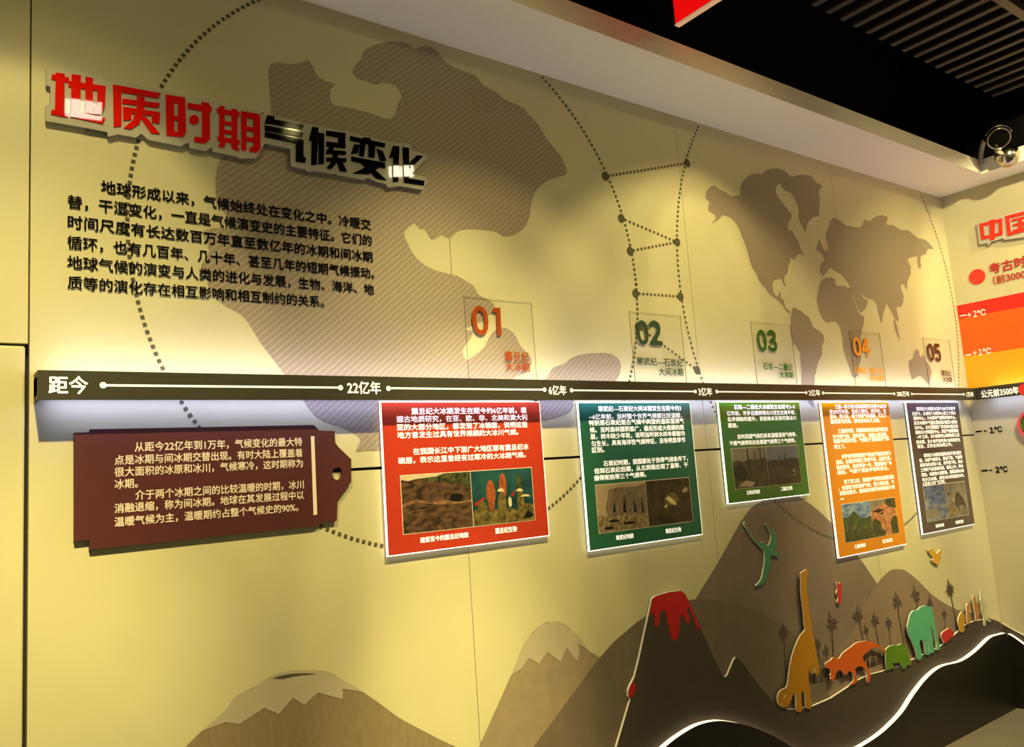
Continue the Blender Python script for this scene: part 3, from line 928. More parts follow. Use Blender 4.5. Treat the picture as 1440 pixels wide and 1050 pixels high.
def card(lab, quad, rgb, zz, body, capts, frame, divid, pics):
    P = [Wm(*p, OC + 0.004) for p in quad]
    x0, x1 = (P[0][0] + P[3][0]) / 2, (P[1][0] + P[2][0]) / 2
    z1, z0 = min(P[0][1], P[1][1]), (P[2][1] + P[3][1]) / 2
    t = thing('information_card', lab, 'information board', ((x0 + x1) / 2, -OC, z0), 'edge-lit information cards')
    # clear light guide with bright rim, printed face in front
    k = 0.003
    plate('lit_rim', [[(x0 - k, z0 - k), (x1 + k, z0 - k), (x1 + k, z1 + 0.002), (x0 - k, z1 + 0.002)], [(x0, z0), (x1, z0), (x1, z1 - k), (x0, z1 - k)]], OC - 0.006, 0.008, M['edge'], t, px=False)
    cm = mat('card face', rgb, 0.12, noise=0.03, scale=4)
    plate('printed_face', [[(x0, z0), (x1, z0), (x1, z1 - k), (x0, z1 - k)]], OC - 0.012, 0.0155, cm, t, px=False)
    acc, last = Acc(), 1e9
    for s, L, R, h in body:
        if L[0] > last + 20:            # an indented line opens the next paragraph
            acc.build('paragraph', M['glowtext'], t)
            acc = Acc()
        last = L[0]
        L, R = Q([L, R], zz)
        text_acc(acc, s, L, R, h / zz[2], OC + 0.0045, 0.022)
    acc.build('paragraph', M['glowtext'], t)
    for s, L, R, h in capts:
        L, R = Q([L, R], zz)
        text_acc(Acc(), s, L, R, h / zz[2], OC + 0.0045, 0.026).build('caption', M['glowtext'], t)
    fr = Q(frame, zz)
    dv = Q(divid, zz)
    g = 0.0
    fp = [Wm(*p, OC + 0.004) for p in fr]
    fx0, fx1, fz1, fz0 = (fp[0][0] + fp[3][0]) / 2, (fp[1][0] + fp[2][0]) / 2, (fp[0][1] + fp[1][1]) / 2, (fp[2][1] + fp[3][1]) / 2
    xm = (Wm(*dv[0], OC + .004)[0] + Wm(*dv[1], OC + .004)[0]) / 2
    b_ = 0.0022
    pf = plate('photo_frame', [[(fx0 - b_, fz0 - b_), (fx1 + b_, fz0 - b_), (fx1 + b_, fz1 + b_), (fx0 - b_, fz1 + b_)]], OC + 0.0037, 0.0003, M['pink'], t, px=False)
    for i, (base, polys) in enumerate(pics):
        u0, u1 = (fx0, xm - b_ / 2) if i == 0 else (xm + b_ / 2, fx1)
        acc = Acc()
        T = PLANE['M'][1]
        ms = [base]
        acc.add([T(u, v, OC + 0.0045) for u, v in ((u0, fz0), (u1, fz0), (u1, fz1), (u0, fz1))], [(0, 1, 2, 3)], 0)
        for j, (mm, pts) in enumerate(polys):
            if mm not in ms:
                ms.append(mm)
            loop = [(u0 + (u1 - u0) * min(1, max(0, u)), fz0 + (fz1 - fz0) * min(1, max(0, v))) for u, v in pts]
            vs, fs, sd = curve_mesh([loop], 0)
            acc.add([T(x, y, OC + 0.0047 + 0.00008 * j) for x, y, z in vs], fs, ms.index(mm))
        acc.build('photo', ms, pf)
    return t


P_rock = pm((46, 31, 22), (104, 76, 56), 34, (1, 1, 2))
P_rockl = pm((110, 78, 58), (150, 112, 84), 60)
P_darkgreen = pm((30, 34, 20), (84, 86, 52), 90)
P_black = pm((22, 17, 13))
P_sky = pm((206, 186, 160))
P_sea = pm((14, 46, 58), (34, 84, 88), 12)
P_sand = pm((62, 54, 30), (128, 112, 62), 60)
P_coral = pm((140, 60, 32), (176, 96, 58), 60)
P_red = pm((170, 40, 36))
P_cream = pm((214, 196, 150))
P_olive = pm((74, 66, 34), (128, 110, 56), 70)
P_cliff = pm((88, 72, 62), (142, 122, 104), 40, (6, 1, 1))
P_haze = pm((170, 148, 124))
P_pale = pm((96, 80, 58), (160, 142, 108), 70)
P_deep = pm((34, 28, 18), (76, 62, 36), 20)
P_grey = pm((150, 140, 126), (120, 112, 100), 10)
P_bog = pm((20, 18, 12), (84, 76, 54), 40, (2, 1, .6))
P_blue = pm((92, 104, 126), (120, 126, 138), 10)
P_brown = pm((60, 48, 36), (30, 26, 22), 50)
P_bsky = pm((52, 92, 160), (150, 170, 196), 16, (1, 1, 3))
P_hill = pm((36, 46, 22), (96, 100, 52), 30)
P_hill2 = pm((70, 84, 52), (52, 62, 36), 20)
P_earth = pm((150, 78, 44), (206, 150, 110), 50)
P_leaf = pm((24, 34, 14), (84, 86, 40), 80)
P_ice = pm((40, 52, 110), (110, 124, 170), 14, (1, 1, 3))
P_snow = pm((150, 156, 176), (84, 92, 124), 20)
P_mist = pm((150, 138, 122), (96, 88, 80), 10)
P_fur = pm((48, 40, 34), (82, 70, 58), 40)

c1 = (530, 540, 4.038)
card('red information card, first under the bar, with rock and sea creature photos', [(537.5, 564), (759, 564), (771, 751), (545.5, 783)], (188, 58, 36), c1,
     [('震旦纪大冰期发生在距今约6亿年前。根', (195, 152), (850, 150), 37), ('据古地质研究，在亚、欧、非、北美和澳大利', (110, 196), (853, 191), 37),
      ('亚的大部分地区，都发现了冰碛层，说明这些', (112, 241), (855, 232), 37), ('地方曾发生过具有世界规模的大冰川气候。', (115, 288), (803, 273), 37),
      ('在我国长江中下游广大地区都有震旦纪冰', (205, 379), (862, 357), 37), ('碛层，表示这里曾经有过寒冷的大冰期气候。', (120, 432), (845, 402), 37)],
     [('遗留至今的震旦纪地貌', (245, 885), (520, 855), 31), ('震旦纪生物', (672, 832), (795, 822), 32)],
     [(135, 520), (875, 475), (897, 765), (152, 855)], [(530, 500), (548, 802)],
     [(P_rock, [(P_sky, [(0, .93), (.1, .9), (.2, .93), (.3, .9), (.45, .95), (.6, .93), (.7, 1), (0, 1)]), (P_darkgreen, [(.2, .93), (.35, .88), (.55, .86), (.8, .82), (1, .7), (1, 1), (.6, 1), (.5, .95)]),
                (P_rockl, [(0, .52), (.2, .57), (.4, .5), (.6, .52), (.8, .47), (1, .5), (1, .44), (.7, .44), (.5, .45), (.2, .52), (0, .46)]),
                (P_black, el(.77, .55, .1, .075)), (P_black, [(.05, .4), (.3, .43), (.6, .4), (.4, .415), (.2, .405)])]),
      (P_sea, [(P_sand, [(0, .28), (.15, .33), (.3, .24), (.5, .3), (.7, .22), (.85, .33), (1, .3), (1, 0), (0, 0)]), (P_coral, el(.3, .58, .075, .24)), (P_coral, el(.5, .7, .06, .24)), (P_darkgreen, el(.77, .68, .045, .24)),
               (P_red, [(.02, .4), (.2, .52), (.18, .46), (.05, .36)]), (P_red, [(.62, .5), (.7, .62), (.66, .48)]), (P_olive, el(.47, .36, .07, .22)), (P_cream, el(.46, .58, .06, .07, 14, 0, math.pi)),
               (P_olive, el(.78, .38, .06, .2)), (P_cream, el(.77, .56, .06, .06, 14, 0, math.pi)), (P_cream, el(.86, .45, .08, .05, 14, 0, math.pi)), (P_cream, el(.6, .38, .03, .1)),
               (P_olive, el(.15, .3, .08, .14)), (P_coral, el(.3, .36, .05, .12)), (P_black, [(.8, .05), (.9, .2), (.98, .1), (.93, .05)])])])
c2 = (800, 550, 4.375)
card('teal green information card, second under the bar, with dull cliff photo', [(812.5, 565), (969, 565), (988.5, 750.5), (831, 774)], (46, 106, 84), c2,
     [('寒武纪—石炭纪大间冰期发生在距今约3', (180, 108), (690, 104), 34), ('~6亿年前，当时整个世界气候都比较温暖，', (125, 157), (695, 148), 34), ('特别是石炭纪是古气候中典型的温和湿润气', (122, 195), (707, 181), 34),
      ('候。当时森林面积极广，最后形成大规模的煤', (128, 238), (708, 221), 34), ('层，树木缺少年轮，说明当时树木终年都能均', (132, 279), (713, 258), 34), ('匀生长，具有海洋性气候特征，没有明显季节', (137, 322), (717, 298), 34),
      ('区别。', (142, 362), (218, 358), 34), ('石炭纪时期，我国都处于热带气候条件下，', (212, 443), (732, 413), 34), ('但到石炭纪后期，从北到南出现了温带、干', (155, 489), (733, 453), 34), ('燥带和热带三个气候带。', (155, 530), (475, 515), 34)],
     [('寒武纪地貌', (290, 900), (398, 889), 30), ('寒武纪生物', (595, 860), (690, 849), 30)],
     [(162, 578), (738, 532), (762, 795), (188, 875)], [(467, 555), (492, 830)],
     [(P_haze, [(P_pale, [(0, .36), (.3, .34), (.6, .36), (1, .3), (1, 0), (0, 0)]), (P_cliff, [(.2, .3), (.16, .5), (.25, .88), (.5, .93), (.8, .9), (1, .96), (1, .28), (.6, .36)]),
                (P_black, [(.3, .4), (.34, .7), (.36, .4)]), (P_black, [(.5, .38), (.54, .8), (.57, .36)]), (P_black, [(.72, .36), (.74, .7), (.78, .34)]), (P_black, [(.88, .34), (.9, .66), (.93, .32)]),
                (P_black, el(.3, .22, .1, .03)), (P_black, el(.6, .14, .12, .03)), (P_black, el(.2, .08, .1, .03))]),
      (P_deep, [(P_olive, el(.55, .55, .16, .14)), (P_cream, [(.42, .58), (.5, .62), (.62, .5), (.66, .4), (.58, .42), (.5, .48)]), (P_cream, [(.36, .4), (.45, .45), (.42, .36)]), (P_haze, [(.8, .7), (.9, .8), (.95, .72), (.86, .66)])])])
c3 = (1000, 555, 6.5625)
card('leaf green information card, third and shortest under the bar', [(1010, 564.5), (1124, 564.5), (1138.5, 693.5), (1026, 708.5)], (62, 118, 30), c3,
     [('石炭—二叠纪大冰期发生在距今2~3', (210, 115), (770, 108), 43), ('亿年前。许多证据表明冰川发生在南半球，', (145, 170), (780, 163), 43), ('北半球除印度外，目前尚未发现可靠冰川', (150, 225), (785, 212), 43),
      ('遗迹。', (155, 283), (247, 279), 43), ('当时我国气候仍具有温暖湿润气候带、', (242, 385), (790, 364), 43), ('干燥气候带和炎热潮湿气候带三个气候带。', (170, 445), (780, 422), 43)],
     [('石炭纪地貌', (328, 902), (450, 891), 38), ('二叠纪生物', (640, 868), (750, 858), 38)],
     [(185, 495), (797, 467), (832, 808), (220, 870)], [(500, 482), (537, 830)],
     [(P_grey, [(P_bog, [(0, .68), (.15, .7), (.3, .66), (.5, .72), (.7, .68), (.85, .74), (1, .7), (1, 0), (0, 0)]), (P_brown, [(.42, .3), (.43, .98), (.47, 1), (.49, .3)]), (P_brown, [(.62, .5), (.63, .9), (.65, .9), (.67, .5)]),
                (P_brown, [(.8, .4), (.81, 1), (.84, 1), (.86, .4)]), (P_brown, [(.93, .4), (.94, .95), (.96, .95), (.97, .4)]), (P_haze, [(.1, .05), (.3, .2), (.6, .12), (.5, .02)]), (P_black, [(0, .5), (.25, .62), (.4, .4), (.3, .15), (0, .3)])]),
      (P_blue, [(P_brown, [(0, .62), (.2, .66), (.4, .62), (.6, .66), (.8, .68), (1, .64), (1, 0), (0, 0)]), (P_black, [(.36, .6), (.38, .78), (.41, .6)]), (P_black, [(.52, .4), (.54, .78), (.57, .8), (.59, .4)]), (P_deep, [(0, .4), (.3, .5), (.7, .36), (1, .5), (1, 0), (0, 0)]),
                (P_haze, el(.8, .33, .03, .04)), (P_haze, el(.82, .22, .02, .03))])])
c4 = (1140, 550, 4.375)
card('orange information card, fourth under the bar, with four paragraphs', [(1154.5, 565), (1249, 565), (1275, 764.5), (1181, 783.5)], (216, 136, 6), c4,
     [('三叠—第三纪大间冰期发生在距今2亿年', (150, 98), (465, 88), 27), ('至200万年前，包括三叠纪、侏罗纪、白', (115, 128), (462, 119), 27), ('垩纪、第三纪，整个时期气候温暖，尤以三', (118, 156), (465, 147), 27), ('叠纪最为炎热，极地没有永久冰盖。', (122, 187), (428, 177), 27),
      ('三叠纪时期，我国西部和西北部地区都', (168, 245), (474, 233), 27), ('为干燥气候，而侏罗纪，我国大部湿润，', (135, 279), (472, 266), 27), ('地层中煤炭丰富，气候处于温暖湿润气候', (140, 307), (482, 291), 27), ('带之下。', (145, 343), (214, 338), 27),
      ('侏罗纪时期我国的气候由干燥逐渐变为', (190, 401), (492, 380), 27), ('湿润，白垩纪时期又变得干燥，温度升高，', (155, 434), (495, 412), 27), ('植被繁茂，恐龙称霸一时，我国境内广布', (158, 467), (498, 442), 27), ('湖泊，气候干湿条件有所变化。', (163, 498), (480, 473), 27),
      ('到了第三纪，我国的气候更加温暖湿润', (205, 555), (512, 528), 27), ('，全国皆为亚热带气候，第三纪后期，气', (172, 591), (514, 562), 27), ('候逐渐变冷，第四纪冰期开始来临前夕的', (178, 624), (518, 591), 27), ('。', (182, 656), (204, 653), 27)],
     [('三叠纪地貌', (270, 955), (338, 945), 24), ('第三纪生物', (442, 923), (503, 914), 24)],
     [(190, 695), (515, 655), (545, 870), (213, 930)], [(362, 680), (388, 893)],
     [(P_bsky, [(P_hill2, [(0, .66), (.2, .64), (.36, .78), (.42, .78), (.6, .6), (.8, .56), (1, .6), (1, 0), (0, 0)]), (P_hill, [(0, .55), (.2, .5), (.5, .44), (.8, .36), (1, .46), (1, 0), (0, 0)]), (P_leaf, [(0, .3), (.4, .16), (.7, .3), (1, .2), (1, 0), (0, 0)])]),
      (P_earth, [(P_grey, [(0, .72), (.3, .82), (.55, .9), (.7, 1), (0, 1)]), (P_leaf, [(.55, .9), (.75, .75), (1, .7), (1, 1), (.65, 1)]), (P_leaf, [(0, .42), (.15, .5), (.3, .4), (.35, .2), (.5, .1), (.45, 0), (0, 0)]), (P_leaf, [(.7, .3), (.85, .5), (1, .45), (1, 0), (.75, 0)]),
                 (P_black, [(.3, .6), (.5, .66), (.45, .58)]), (P_brown, [(.05, .7), (.3, .76), (.5, .7), (.3, .64)])])])
c5 = (1260, 555, 5.25)
card('purple-grey information card, last under the bar next to the corner', [(1274.5, 565), (1348, 565), (1370, 737.5), (1298.5, 749.5)], (84, 70, 70), c5,
     [('第四纪大冰期约从距今200万年前开', (150, 105), (438, 99), 28), ('始至今，分成四个冰期中心和三个间冰', (120, 141), (440, 131), 28), ('期的中心，大冰期中气候寒冷的中心，', (128, 174), (442, 165), 28), ('其次冰期中气温比现在低7度至12度左', (132, 208), (452, 199), 28),
      ('右中心。冰川范围最广时北纬37度左右', (137, 242), (457, 231), 28), ('都被冰川所覆盖中心，其后气候回暖达', (143, 276), (462, 264), 28), ('~70°之间，冰川面积约占陆地的三成', (150, 310), (468, 296), 28), ('间冰期，至少海平面升降120米的变化', (150, 347), (473, 332), 28), ('现在，正处在间冰期之中。', (157, 379), (415, 367), 28),
      ('第四纪大冰期的显著特点是干湿冷暖交', (205, 444), (483, 429), 28), ('替，冰期气候寒冷，雪线下降，气候带', (172, 481), (490, 462), 28), ('南移动约四到八度，海平面下降，间冰', (178, 517), (493, 493), 28), ('之间的气候温暖时期，雪线上升，降水', (182, 553), (497, 525), 28), ('增加，动植物大量繁殖，我国西部山地', (188, 589), (502, 559), 28),
      ('有多次冰期，都有冰川的遗迹分布，', (193, 625), (505, 594), 28), ('以及黄土的广泛沉积。', (197, 657), (365, 641), 28)],
     [('第四纪地貌', (292, 968), (355, 959), 25), ('第四纪生物', (440, 941), (498, 933), 25)],
     [(200, 675), (507, 640), (538, 885), (230, 935)], [(357, 658), (383, 905)],
     [(P_ice, [(P_snow, [(0, .9), (.15, .7), (.3, .5), (.6, .45), (1, .4), (1, 0), (0, 0)]), (P_ice, [(.2, .2), (.6, .34), (1, .3), (1, .22), (.5, .24)]), (P_grey, [(0, .3), (.3, .36), (.7, .22), (.5, .08), (0, .1)]), (P_snow, [(.3, .75), (.6, .82), (1, .78), (1, .74), (.6, .76)])]),
      (P_mist, [(P_fur, [(.4, .3), (.42, .55), (.5, .72), (.62, .72), (.72, .6), (.85, .5), (.9, .3), (.85, .12), (.8, .3), (.6, .32), (.55, .1), (.5, .3)]), (P_cream, [(.2, .62), (.3, .52), (.42, .55), (.3, .48)]), (P_fur, el(.15, .7, .06, .05)), (P_pale, [(0, .25), (.3, .34), (.5, .2), (.3, .05), (0, .05)])])])

# ================================================================== RAISED RIDGE WITH VOLCANO, WAVE PANEL
v1, v2, v3, v4, v5 = (860, 810, 5.525), (720, 700, 3), (1080, 790, 4.773), (1150, 880, 9.6), (1260, 800, 7.5)
RB, RT = 0.004, 0.010
ORF = RB + RT
ridge = [(820, 1230), (845, 1140)] + [(867, 1050)] + Q([(120, 1050), (148, 955), (132, 935), (130, 890), (145, 850), (180, 780), (215, 640), (315, 175), (335, 158), (370, 145), (450, 122), (540, 112), (570, 135), (600, 190), (690, 380),
                                              (700, 420), (780, 600), (850, 745), (865, 775), (880, 783), (893, 778), (905, 760), (950, 650), (960, 635), (970, 630), (990, 640), (1105, 790)], v1) \
    + Q([(1060, 810), (1110, 870), (1135, 887), (1160, 891), (1200, 890), (1270, 877)], v2) + Q([(420, 915), (520, 850), (600, 795), (680, 755), (764, 735)], v3) \
    + Q([(930, 590), (1120, 540), (1260, 460), (1340, 430)], v4) + Q([(290, 900), (460, 820), (600, 710), (740, 580), (820, 550), (920, 530), (980, 525), (1050, 540), (1110, 570)], v5)
P = [Wm(x, y, ORF) for x, y in ridge]
P = [p for p in P if p[0] < XC - ORF - 0.004]
P.append((XC - ORF - 0.002, P[-1][1] - 0.02))
P = P + [(P[-1][0], 0.06), (P[0][0], 0.06)]
t = thing('mountain_ridge_panel', 'dark raised ridge panel with a red-topped volcano and pale lit edge', 'mountain', (3.2, -0.02, FZ))
plate('ridge_board', [P], RB, RT, [M['ridge'], M['whiteboard']], t, px=False)
lava = Q([(318, 180), (335, 160), (370, 148), (450, 125), (540, 115), (568, 137), (600, 195), (640, 280), (690, 400), (685, 428), (660, 390), (605, 245), (585, 265), (612, 330), (600, 372), (575, 350), (553, 290), (535, 320), (520, 470), (505, 492),
          (470, 492), (450, 420), (430, 320), (415, 265), (380, 268), (368, 380), (350, 390), (335, 385), (338, 310), (320, 280), (300, 300), (290, 330)], v1)
plate('lava_print', [lava], ORF + 0.0008, 0, M['lava'], t)
plate('lava_blob', [Q([(136, 932), (133, 890), (148, 852), (172, 815), (186, 850), (180, 900), (152, 950)], v1)], ORF + 0.0008, 0, M['lava'], t)
# continuation on the side wall
rr = [(1408.5, 876), (1424, 885), (1440, 893.5), (1475, 914), (1520, 950)]
Pr = [Wr(x, y, ORF) for x, y in smooth(rr, 3, False)]
Pr = [(max(u, ORF + 0.001), v) for u, v in Pr]
Pr += [(Pr[-1][0] + 0.5, Pr[-1][1] - 0.08), (Pr[-1][0] + 1.2, Pr[-1][1] + 0.02)]
Pr = Pr + [(Pr[-1][0], 0.06), (Pr[0][0], 0.06)]
o = plate('mountain_ridge_panel', [Pr], RB, RT, [M['ridge'], M['whiteboard']], None, 'R', px=False)
tag(o, 'dark raised ridge panel continuing on the side wall past the corner', 'mountain')

WB, WT = ORF + 0.001, 0.030
OW = WB + WT
wave = [(760, 1290), (830, 1180), (885, 1105), (915, 1072), (939, 1049), (960, 1033), (984, 1019.6), (1008, 1014), (1029, 1015), (1055, 1021), (1087, 1034), (1113, 1049), (1140, 1062), (1170, 1064), (1195, 1057), (1213, 1050), (1243, 1030),
        (1270, 1003), (1287, 977), (1307, 952), (1327, 937), (1353, 930), (1373, 917), (1393, 898), (1402, 893.5), (1410, 891.7)]
ws = smooth(wave, 4, False)
Pw = [Wm(x, y, OW) for x, y in ws]
xe = XC - OW - 0.001
Pw = [p for p in Pw if p[0] < xe]
Pw.append((xe, Wm(1411, 891.7, OW)[1]))
top_w = list(Pw)
t = thing('wave_panel', 'black wave shaped base panel with glowing upper edge along the main wall', 'panel', (3.5, -0.05, FZ), 'wave base panels')
k = 0.004
plate('panel_board', [Pw + [(xe, FZ + 0.001), (Pw[0][0], FZ + 0.001)]], WB + 0.024, WT - 0.024, [M['base'], M['base']], t, px=False)


def ribbon(acc, top_, w0, w1, th, T):
    """light strip that follows a top edge, from depth w0 to w1"""
    n = len(top_)
    vs, fs = [], []
    for i, (x, z) in enumerate(top_):
        a_, b_ = top_[max(i - 1, 0)], top_[min(i + 1, n - 1)]
        dx, dz = b_[0] - a_[0], b_[1] - a_[1]
        L = math.hypot(dx, dz) or 1
        nx, nz = -dz / L, dx / L
        for (e, w_) in ((0, w0), (0, w1), (-th, w1), (-th, w0)):
            vs.append(T(x + nx * e, z + nz * e, w_))
    for i in range(n - 1):
        for j in range(4):
            fs.append((i * 4 + j, i * 4 + (j + 1) % 4, (i + 1) * 4 + (j + 1) % 4, (i + 1) * 4 + j))
    acc.add(vs, fs)
    return acc


ribbon(Acc(), top_w, WB, WB + 0.0235, 0.01, PLANE['M'][1]).build('led_strip', M['warmled'], t)
wr = [(1412, 891.8), (1420, 893), (1440, 907), (1475, 935), (1520, 975)]
Pv = [Wr(x, y, OW) for x, y in smooth(wr, 4, False)]
Pv = [p for p in Pv if p[0] > OW + 0.001]
Pv = [(OW + 0.001, Pv[0][1] + 0.001)] + Pv
Pv += [(Pv[-1][0] + 0.25 * i, Pv[-1][1] - 0.14 * math.sin(i * 0.75)) for i in range(1, 6)]
t = thing('wave_panel', 'black wave shaped base panel on the side wall right of the corner', 'panel', (XC - 0.05, -0.8, FZ), 'wave base panels')
plate('panel_board', [Pv + [(Pv[-1][0], FZ + 0.001), (Pv[0][0], FZ + 0.001)]], WB + 0.024, WT - 0.024, M['base'], t, 'R', px=False)
ribbon(Acc(), Pv, WB, WB + 0.0235, 0.01, PLANE['R'][1]).build('led_strip', M['warmled'], t)

# ================================================================== CUT-OUT ANIMALS
OA = ORF + 0.002
AT = 0.006


def cut(name, lab, cat, loops, rgb, base=OA, sm=2, th=AT):
    mt = mat(name + ' print', rgb, 0.5, noise=0.03)
    lp = [smooth(loops[0], sm)] + list(loops[1:])
    o = plate(name, lp, base, th, [mt, M['whiteboard']])
    return tag(o, lab, cat, 'animal cut-outs')


bra = Q([(220, 75), (240, 60), (260, 48), (268, 60), (262, 95), (258, 140), (262, 200), (270, 260), (278, 330), (288, 400), (300, 480), (315, 540), (325, 620), (340, 690), (343, 745), (330, 752), (318, 740), (318, 700), (305, 690), (312, 740),
         (300, 752), (290, 745), (283, 715), (275, 735), (275, 800), (285, 880), (292, 950), (290, 980), (270, 985), (255, 970), (250, 900), (240, 870), (228, 870), (225, 920), (230, 990), (215, 1005), (197, 1000), (188, 960), (188, 900), (180, 880),
         (165, 900), (150, 945), (130, 970), (100, 975), (75, 955), (65, 920), (72, 880), (95, 855), (120, 845), (132, 820), (140, 760), (150, 690), (165, 620), (190, 550), (220, 490), (250, 455), (245, 420), (242, 370), (235, 310), (228, 250),
         (222, 190), (222, 130)], v3)
cut('dinosaur_cutout', 'tall yellow-ochre long-necked dinosaur cut-out in the valley of the ridge', 'dinosaur', [bra, Q([(102, 912), (118, 886), (124, 890), (110, 908)], v3), Q([(232, 836), (234, 820), (242, 828)], v3)], (184, 126, 6))
trex = Q([(105, 505), (130, 485), (170, 465), (205, 425), (235, 432), (270, 440), (300, 425), (330, 375), (380, 330), (440, 290), (500, 240), (560, 215), (640, 200), (700, 205), (760, 225), (830, 265), (890, 300), (930, 345), (900, 345), (850, 300),
          (790, 290), (730, 300), (690, 340), (640, 375), (605, 420), (620, 460), (650, 500), (680, 560), (695, 610), (712, 650), (710, 700), (690, 760), (665, 755), (665, 690), (675, 660), (660, 610), (640, 560), (590, 545), (540, 548), (505, 580),
          (520, 620), (520, 690), (540, 720), (510, 770), (460, 800), (440, 795), (450, 770), (485, 740), (490, 690), (475, 640), (450, 610), (410, 620), (390, 660), (370, 655), (340, 620), (310, 590), (270, 610), (245, 640), (240, 680), (210, 740),
          (170, 710), (185, 680), (165, 665), (180, 640), (175, 590), (150, 570), (110, 560)], v4)
cut('dinosaur_cutout', 'orange two-legged dinosaur cut-out with open jaws walking along the ridge', 'dinosaur', [trex], (208, 92, 12))
rh = Q([(920, 330), (935, 300), (975, 270), (1030, 258), (1080, 260), (1130, 238), (1165, 255), (1190, 290), (1210, 330), (1225, 380), (1240, 430), (1260, 480), (1270, 510), (1240, 530), (1210, 510), (1190, 560), (1165, 580), (1140, 540), (1120, 500),
        (1060, 500), (1010, 495), (1015, 530), (1040, 560), (1000, 575), (980, 560), (975, 590), (940, 580), (930, 540), (920, 450)], v4)
cut('rhinoceros_cutout', 'small leaf green four-legged animal cut-out between orange dinosaur and teal mammoth', 'animal', [rh], (88, 132, 10))
mam = Q([(120, 605), (135, 540), (150, 480), (180, 440), (225, 432), (250, 405), (290, 388), (315, 382), (345, 395), (370, 400), (385, 440), (400, 500), (410, 560), (425, 640), (440, 720), (455, 780), (465, 830), (455, 850), (430, 850), (430, 790),
         (420, 740), (405, 680), (380, 620), (360, 595), (370, 640), (385, 700), (392, 760), (390, 800), (405, 850), (395, 880), (372, 880), (355, 860), (345, 800), (336, 740), (330, 800), (345, 850), (365, 890), (340, 905), (310, 885), (300, 800), (288, 755),
         (268, 740), (252, 760), (252, 800), (270, 880), (275, 930), (245, 960), (225, 940), (210, 870), (185, 800), (160, 740), (135, 690)], v5)
cut('mammoth_cutout', 'teal mammoth cut-out standing on the slope of the ridge', 'mammoth', [mam], (82, 170, 138))
bug = Q([(480, 690), (500, 660), (530, 640), (560, 622), (580, 635), (600, 650), (615, 680), (600, 710), (570, 740), (540, 765), (515, 775), (490, 740)], v5)
cut('boar_cutout', 'small red crawling animal cut-out to the right of the teal mammoth', 'animal', [bug], (196, 36, 46))
ape = Q([(655, 545), (665, 500), (690, 452), (710, 455), (725, 490), (730, 550), (715, 600), (725, 640), (705, 665), (685, 660), (670, 620), (660, 590)], v5)
cut('ape_cutout', 'crouching ochre ape cut-out, first in the row of walking figures', 'ape', [ape], (196, 146, 50))
ape2 = Q([(745, 395), (755, 365), (775, 360), (780, 385), (775, 430), (772, 480), (785, 520), (778, 560), (770, 585), (755, 577), (750, 530), (748, 470)], v5)
cut('ape_cutout', 'stooping light brown ape cut-out, second in the row of figures', 'ape', [ape2], (190, 128, 70))
man = Q([(812, 290), (825, 280), (840, 290), (840, 320), (855, 360), (872, 400), (870, 440), (862, 480), (862, 530), (845, 542), (838, 490), (830, 430), (822, 380), (815, 330)], v5)
cut('early_human_cutout', 'upright brown early human cut-out, third in the row of figures', 'figure', [man], (186, 116, 60))
fig = Q([(893, 240), (912, 240), (914, 262), (908, 275), (918, 310), (925, 360), (950, 372), (958, 400), (935, 420), (932, 460), (950, 500), (1000, 545), (990, 556), (955, 530), (945, 592), (930, 590), (926, 510), (908, 440), (900, 380), (888, 330), (896, 290)], v5)
cut('early_human_cutout', 'pale green walking human cut-out, last of the row near the corner', 'figure', [fig], (178, 182, 150))
zd = (1030, 720, 8.75)
pt = Q([(290, 900), (345, 845), (370, 770), (385, 690), (398, 600), (395, 510), (385, 470), (350, 430), (300, 380), (240, 310), (190, 220), (150, 170), (148, 120), (164, 120), (168, 165), (205, 225), (260, 310), (320, 360), (360, 372), (375, 362),
        (400, 385), (430, 415), (460, 380), (478, 300), (455, 220), (410, 150), (425, 142), (470, 210), (492, 215), (522, 280), (550, 350), (542, 420), (510, 470), (560, 500), (578, 548), (490, 530), (470, 560), (465, 650), (450, 740), (420, 820),
        (380, 880), (330, 910)], zd)
cut('pterosaur_cutout', 'teal green flying reptile cut-out high on the tall mountain', 'pterosaur', [pt], (62, 138, 106), 0.004, 2, 0.007)
zr_ = (1160, 760, 8)
cut('pterosaur_cutout', 'small red flying creature cut-out to the right of the yellow dinosaur\'s neck', 'pterosaur',
    [Q([(135, 475), (150, 470), (165, 480), (170, 470), (188, 500), (190, 600), (185, 680), (160, 715), (140, 690), (150, 640), (130, 590), (140, 550)], zr_)], (190, 40, 46), 0.004, 2, 0.007)
cut('bird_cutout', 'small yellow bird cut-out on the bare wall below the purple-grey card', 'bird',
    [Q([(1165, 100), (1200, 95), (1230, 110), (1255, 145), (1275, 130), (1300, 105), (1315, 115), (1302, 165), (1305, 200), (1290, 230), (1280, 270), (1250, 260), (1220, 240), (1200, 215), (1225, 200), (1210, 170), (1180, 140)], zr_)], (206, 156, 40), 0.004, 2, 0.007)

